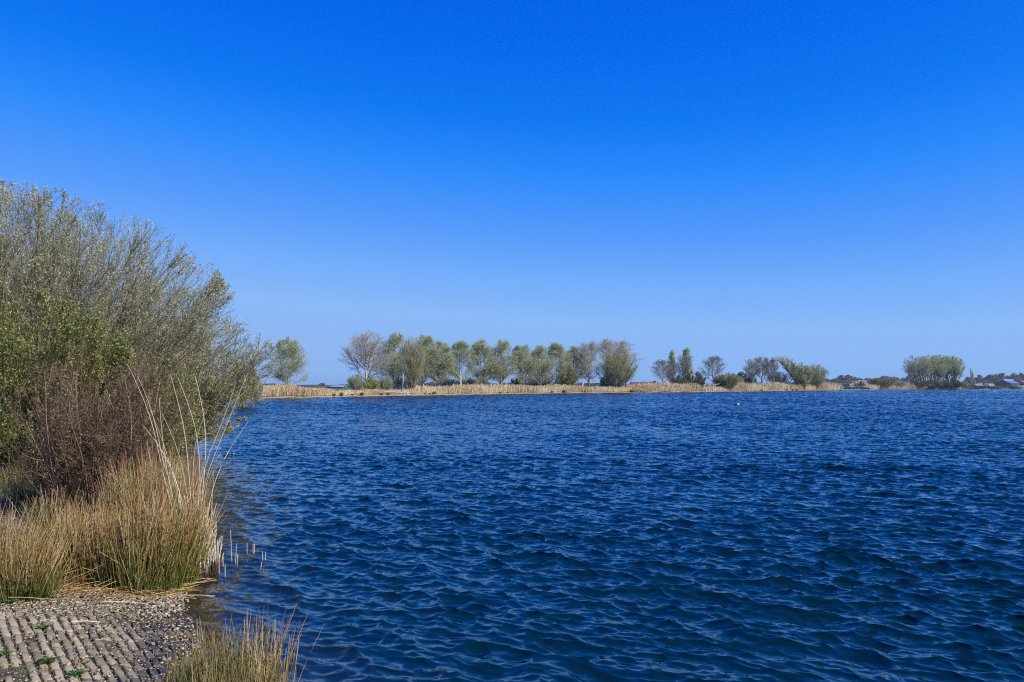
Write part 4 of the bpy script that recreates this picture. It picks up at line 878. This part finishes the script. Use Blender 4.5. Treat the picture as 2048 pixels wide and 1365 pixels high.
# ------------------------------------------------------------------ built things on the far side
def pm(name,V,F,mat,parent=None):
    me=bpy.data.meshes.new(name); me.from_pydata([tuple(map(float,v)) for v in V],[],F); me.materials.append(mat); me.update(); return link(name,me,parent)
def boxd(x0,x1,y0,y1,z0,z1):
    return [(x0,y0,z0),(x1,y0,z0),(x1,y1,z0),(x0,y1,z0),(x0,y0,z1),(x1,y0,z1),(x1,y1,z1),(x0,y1,z1)],[(0,3,2,1),(4,5,6,7),(0,1,5,4),(1,2,6,5),(2,3,7,6),(3,0,4,7)]
def house(name,px,Y,W,L,eave,ridge,rz,wall,roof,label,cat='building',ridgecap=None,windows=2,door=True,wm=None,chim=False):
    """gabled building: ridge along its local y; L long, W wide; eave and ridge given as picture heights"""
    x=at_y(px,770,Y)[0]; z0=gz1(x,Y)-.1; e=at_y(px,eave,Y)[2]-z0; r=at_y(px,ridge,Y)[2]-z0
    root=empty(name,(x,Y,z0),rz); w,l=W/2,L/2
    V=[(-w,-l,0),(w,-l,0),(w,l,0),(-w,l,0),(-w,-l,e),(w,-l,e),(w,l,e),(-w,l,e),(0,-l,r),(0,l,r)]
    pm('wall',V,[(0,1,5,8,4),(1,2,6,5),(2,3,7,9,6),(3,0,4,7)],wall,root)
    t=.12; o=.3; sl=(r-e)/w
    V=[];F=[]
    for s_ in (-1,1):
        b=len(V); q=[(s_*(w+o),-l-o,e-sl*o+.04),(s_*(w+o),l+o,e-sl*o+.04),(0,l+o,r+.04),(0,-l-o,r+.04)]
        V+=q+[(a,b_,c+t) for a,b_,c in q]; F+=[tuple(b+i for i in f) for f in ((0,1,2,3),(7,6,5,4),(0,4,5,1),(1,5,6,2),(2,6,7,3),(3,7,4,0))]
    rf=pm('roof',V,F,roof,root)
    if ridgecap: V,F=boxd(-.5,.5,-l-.3,l+.3,r+.17,r+.55); pm('ridge_cap',V,F,ridgecap,rf)
    if chim: V,F=boxd(-.4,.4,l*.3,l*.3+.8,r-.3,r+1.0); pm('chimney',V,F,chim,rf)
    for k in range(windows):
        yy=-l+L*(k+1)/(windows+1); V,F=boxd(w,w+.06,yy-.5,yy+.5,e*.4,e*.8); pm('window',V,F,wm or GLS,root)
    for k in (-1,1):
        V,F=boxd(k*w*.45-.45,k*w*.45+.45,-l-.06,-l,e*.35,e*.75); pm('window',V,F,wm or GLS,root)
    if door: V,F=boxd(-.6,.6,-l-.07,-l,0.05,min(2.1,e*.85)); pm('door',V,F,DR,root)
    return tag(root,label,cat)
GLS=plain('window_glass',(.05,.06,.08),.15,.2); DR=plain('door_paint',(.12,.1,.09),.6)
WB=plain('brick_wall',(.30,.17,.12),.9,.2,2); WW=plain('white_wall',(.50,.48,.45),.8,.08,2); BL=plain('blue_cladding',(.025,.05,.13),.6,.15,1); BR=plain('blue_roof',(.10,.22,.50),.45,.1,1)
RO=plain('orange_tiles',(.42,.22,.14),.8,.15,2); RD=plain('red_tiles',(.50,.07,.05),.7,.15,2); RG=plain('grey_roof',(.24,.25,.30),.7,.12,2); RBn=plain('dark_roof',(.13,.10,.10),.8,.2,2); PW=plain('white_paint',(.8,.8,.78),.5,.05,2); GY=plain('grey_wall',(.3,.3,.29),.8,.15,2)
house('barn',2016,585,9.5,13,767.0,761.3,-.95,BL,BR,'dark blue barn with a white ridge, before the wood at the right','barn',ridgecap=PW,windows=0,door=True)
house('barn',2052,600,8,12,767,762.0,-1.2,RD,RD,'red-roofed barn cut off by the right edge of the picture','barn',windows=0)
house('farmhouse',1714,500,6,4.6,768.5,763.0,1.1,WB,RO,'orange-roofed farmhouse between the round willow and the tall willow group','house',chim=WB)
house('farmhouse',1703,500,4.6,5,768.8,765.2,0.1,WW,RBn,'small house with a white gable left of the orange-roofed farmhouse','house')
house('barn',1733,520,7,9,768.0,763.0,1.35,WB,RG,'long grey-roofed barn with a white ridge right of the orange-roofed farmhouse','barn',ridgecap=PW,windows=1)
house('shed',1692,505,5,9,769.6,767.4,1.45,WB,RBn,'low brown-roofed shed left of the white-gabled house','shed',windows=2)
house('shed',1797,480,7,16,768.5,764.5,1.4,GY,RBn,'dark-roofed shed behind the low brown shrub, left of the tall willow group','shed',windows=1)
house('house',1187,620,3.6,4.2,770,767,1.3,WW,RD,'small white house with a red roof right of the leaning white post','house')
house('shed',676,250,2.6,3.6,774.3,772.8,1.35,BL,plain('pale_blue_roof',(.45,.62,.78),.4,.05),'blue shed with a pale roof under the far left skyline','shed',windows=2)
house('shed',660,250,1.6,1.2,774.3,772.8,1.3,BL,RBn,'narrow dark blue shed left of the pale-roofed one','shed',windows=0)
house('house',627,420,5,6,772.4,770.6,1.3,WB,RBn,'low brown house on the skyline right of the lone tree','house')
house('house',694,340,4,5.6,772.9,771.0,1.4,WB,RBn,'brown-roofed house half hidden by the twiggy grey shrub','house')
house('shed',1288,300,6,9,768.5,765.2,1.5,WB,RBn,'long dark shed right of the yellow-green willow','shed',windows=2)
# cars
def car(px,Y,rz,col,label,L=4.2,Hc=1.5):
    x=at_y(px,770,Y)[0]; root=empty('parked_car',(x,Y,gz1(x,Y)+.02),rz); m=M()
    prof=[(-L/2,.35,.7),(-L/2+.1,.3,.95),(-L*.28,.28,1.0),(-L*.2,.28,Hc),(L*.2,.28,Hc),(L*.36,.28,.98),(L/2-.1,.3,.85),(L/2,.38,.65)]
    V=[];F=[]
    for (a,b,c) in prof:
        i=.12 if c>1.2 else 0
        V+=[(a,-.85,b),(a,.85,b),(a,.85-i,c),(a,-.85+i,c)]
    n=len(prof)
    for k in range(n-1):
        for j in range(4): F.append((k*4+j,k*4+(j+1)%4,k*4+4+(j+1)%4,k*4+4+j))
    F+=[(0,3,2,1),(n*4-4,n*4-3,n*4-2,n*4-1)]
    pm('body',V,F,col,root)
    for s_ in (-1,1):
        V=[(-L*.22,s_*.83,1.0),(L*.3,s_*.83,1.0),(L*.18,s_*.76,Hc-.1),(-L*.17,s_*.76,Hc-.1)]; V+=[(a,b+s_*.02,c) for a,b,c in V]
        pm('side_window',V,[(0,1,2,3),(7,6,5,4),(0,4,5,1),(1,5,6,2),(2,6,7,3),(3,7,4,0)],GLS,root)
        for xx in (-L*.3,L*.3):
            m=M(); an=np.linspace(0,2*math.pi,13)[:-1]; V=[(xx+math.cos(a)*.31,s_*.78+d,.31+math.sin(a)*.31) for d in (-.1,.1) for a in an]+[(xx,s_*.78-.1,.31),(xx,s_*.78+.1,.31)]
            F=[(k,(k+1)%12,12+(k+1)%12,12+k) for k in range(12)]+[(24,(k+1)%12,k) for k in range(12)]+[(25,12+k,12+(k+1)%12) for k in range(12)]
            pm('wheel',V,F,K_,root)
    return tag(root,label,'car','cars parked on the right bank')
CW=plain('white_car_paint',(.8,.8,.8),.3,.03,1)
for px,Y,rz,L,lab in ((1956,505,.2,4.2,'leftmost low white car on the bank left of the blue barn'),(1961,515,.5,4.6,'second white car from the left on the bank'),(1967,505,-.3,4.6,'third white car from the left on the bank'),(1972,512,.1,4.4,'fourth white car from the left, at the end of the close group'),(1981,508,.3,4.4,'white car standing apart, nearest to the blue barn')):
    car(px,Y,rz,CW,lab,L,1.75)
# posts, mast, platform, fallen branches
def post(px,t,b,Y,r,label,mat,name='post',lean=0,cat='post'):
    B=at_y(px,b,Y); T=at_y(px+lean,t,Y); B[2]=min(B[2],gz1(B[0],Y)-.1); m=M(); P=np.array([B,(B+T)/2,T])[None]-B; tubes(m,P,np.full((1,3),r),np.array([.9]),sides=8)
    V,F,I=m.arrays(); k=len(V); m.add([V[k-8+j] for j in (0,1,2,3)],[[0,1,2,3]],(1,.9,0)); m.add([V[k-8+j] for j in (3,4,5,6)],[[0,1,2,3]],(1,.9,0)); m.add([V[k-8+j] for j in (6,7,0,3)],[[0,1,2,3]],(1,.9,0))
    o=m.build(name,mat); o.location=B; return tag(o,label,cat) if label else o
PV=veg('weathered_white',[(0,(.6,.58,.52)),(1,(.78,.76,.7))])
post(1163,765,780,shoreY(1163)+9,.17,'leaning white post at the right end of the poplar row',PV,lean=3)
post(1950,763,773,480,.14,'thin pale pole on the right bank left of the white cars',PV,cat='pole')
Ym=shoreY(1011)+14; B=at_y(1011,779,Ym); B[2]=gz1(B[0],Ym); root=empty('mast',B)
def seg(nm,a,b,r,mt,par,base):
    A=at_y(a[0],a[1],base[1]); C=at_y(b[0],b[1],base[1]); m=M(); tubes(m,np.array([A,(A+C)/2,C])[None]-np.array(base),np.full((1,3),r),np.array([.8]),sides=7); return m.build(nm,mt,par)
seg('pole',(1011.5,755),(1012,771),.08,PV,root,B); seg('leg',(1012,770),(1010.5,780),.08,PV,root,B); seg('leg',(1012.5,770),(1015,780),.08,PV,root,B)
tag(root,'white forked mast standing between two poplars of the row','mast')
# wooden platform
Yp=shoreY(1420)+2.0; B=at_y(1420,783,Yp); B[2]=gz1(B[0],Yp); root=empty('wooden_platform',B)
for a,t,b in ((1401.5,771,780),(1408.8,770.3,783),(1418.6,770.3,783),(1426.6,770.2,784),(1429.8,770.5,782)): seg('post',(a,t),(a,b),.09 if a>1402 else .06,PV,root,B)
for a,b in (((1408,770.3),(1411.5,770.0)),((1417.5,770.3),(1421.5,769.6)),((1426,770.6),(1435,768.9))): seg('beam',a,b,.09,PV,root,B)
for a,b in (((1402,772.5),(1410,771)),((1410,771.2),(1427,772.2)),((1421,772.5),(1439,768.4))): seg('brace',a,b,.16,W_BARKD,root,B)
tag(root,'pale wooden platform posts with beams in the reeds left of the bushy shrub','platform')
def branch(pts,Y,r,label,mat=W_BARKP):
    Q=px_path([(a,b,0) for a,b in pts],Y,10); o=Q[0].copy(); m=M(); tubes(m,(Q-o)[None],np.linspace(r,r*.4,10)[None],np.array([.9]),sides=6); rng=np.random.default_rng(int(pts[0][0]))
    P=(Q-o)[None]; C,RC_=spawn(rng,P,np.full((1,10),r),8,.3,1,.6,.2,4,.05,.1,.5,.02,lmin=.3); tubes(m,C,RC_,rng.random(len(C)),sides=4)
    ob=m.build('fallen_branch',mat); ob.location=o; tag(ob,label,'branch')
branch([(806,786),(780,784.5),(755,783),(731,783)],shoreY(770)+2.2,.11,'long pale fallen branch lying under the yellow-green shrub')
branch([(818,792),(812,783),(805,777)],shoreY(812)+1.2,.09,'pale slanting branch left of the brown many-stemmed willow')
branch([(806,748),(806,765),(804,775)],shoreY(806)+3,.07,'bleached upright dead stem left of the brown willow')
branch([(1446,783),(1460,776),(1478,772.5)],shoreY(1462)+1.5,.10,'pale slanting branch right of the bushy shrub at the platform')
post(1465.5,780,785,shoreY(1465)+.3,.07,'short pale stake at the waterline right of the bushy shrub',PV,cat='stake')
post(1412.5,778,785,shoreY(1412)+.3,.07,'short tan stake at the waterline left of the platform',PV,cat='stake')
# small white boat on the grass bank
def boat(px,py,Y,L,label):
    p=at_y(px,py,Y); z=gz1(p[0],Y); root=empty('rowing_boat',(p[0],Y,z+.35),.1); V=[];F=[]
    st=[(-.5,.28,.0),(-.3,.42,-.1),(0,.5,-.14),(.3,.36,-.1),(.5,.03,.05)]
    for a,w_,k in st: V+=[(a*L,-w_,.35+.1*abs(a)),(a*L,-w_*.6,k),(a*L,w_*.6,k),(a*L,w_,.35+.1*abs(a)),(a*L,w_*.85,.35+.1*abs(a)),(a*L,w_*.5,k+.08),(a*L,-w_*.5,k+.08),(a*L,-w_*.85,.35+.1*abs(a))]
    for k in range(4):
        for j in range(8): F.append((k*8+j,k*8+(j+1)%8,k*8+8+(j+1)%8,k*8+8+j))
    F+=[tuple(range(8)),tuple(range(39,31,-1))]; pm('hull',V,F,CW,root); V,F=boxd(-.1*L,.0,-.42,.42,.18,.24); pm('seat',V,F,PW,root); tag(root,label,'boat')
boat(1715,776,330,4.2,'white rowing boat lying on the green bank below the farmhouse')
boat(2043,774.5,400,3.0,'small white boat on the bank at the right edge of the picture')

# ------------------------------------------------------------------ thin spring haze
V,F=boxd(-2600,2600,-2600,2600,-2.7,15); hz=pm('haze',V,F,None) if False else None
me=bpy.data.meshes.new('haze'); me.from_pydata(V,[],F); hm=bpy.data.materials.new('haze_air'); hm.use_nodes=True; ht=hm.node_tree
ht.nodes.remove(ht.nodes['Principled BSDF']); pv=ht.nodes.new('ShaderNodeVolumePrincipled'); pv.inputs['Color'].default_value=(.72,.82,.95,1); pv.inputs['Density'].default_value=.0002; pv.inputs['Anisotropy'].default_value=.2
ht.links.new(pv.outputs[0],ht.nodes['Material Output'].inputs['Volume']); me.materials.append(hm); hz=link('haze',me); tag(hz,kind='stuff')
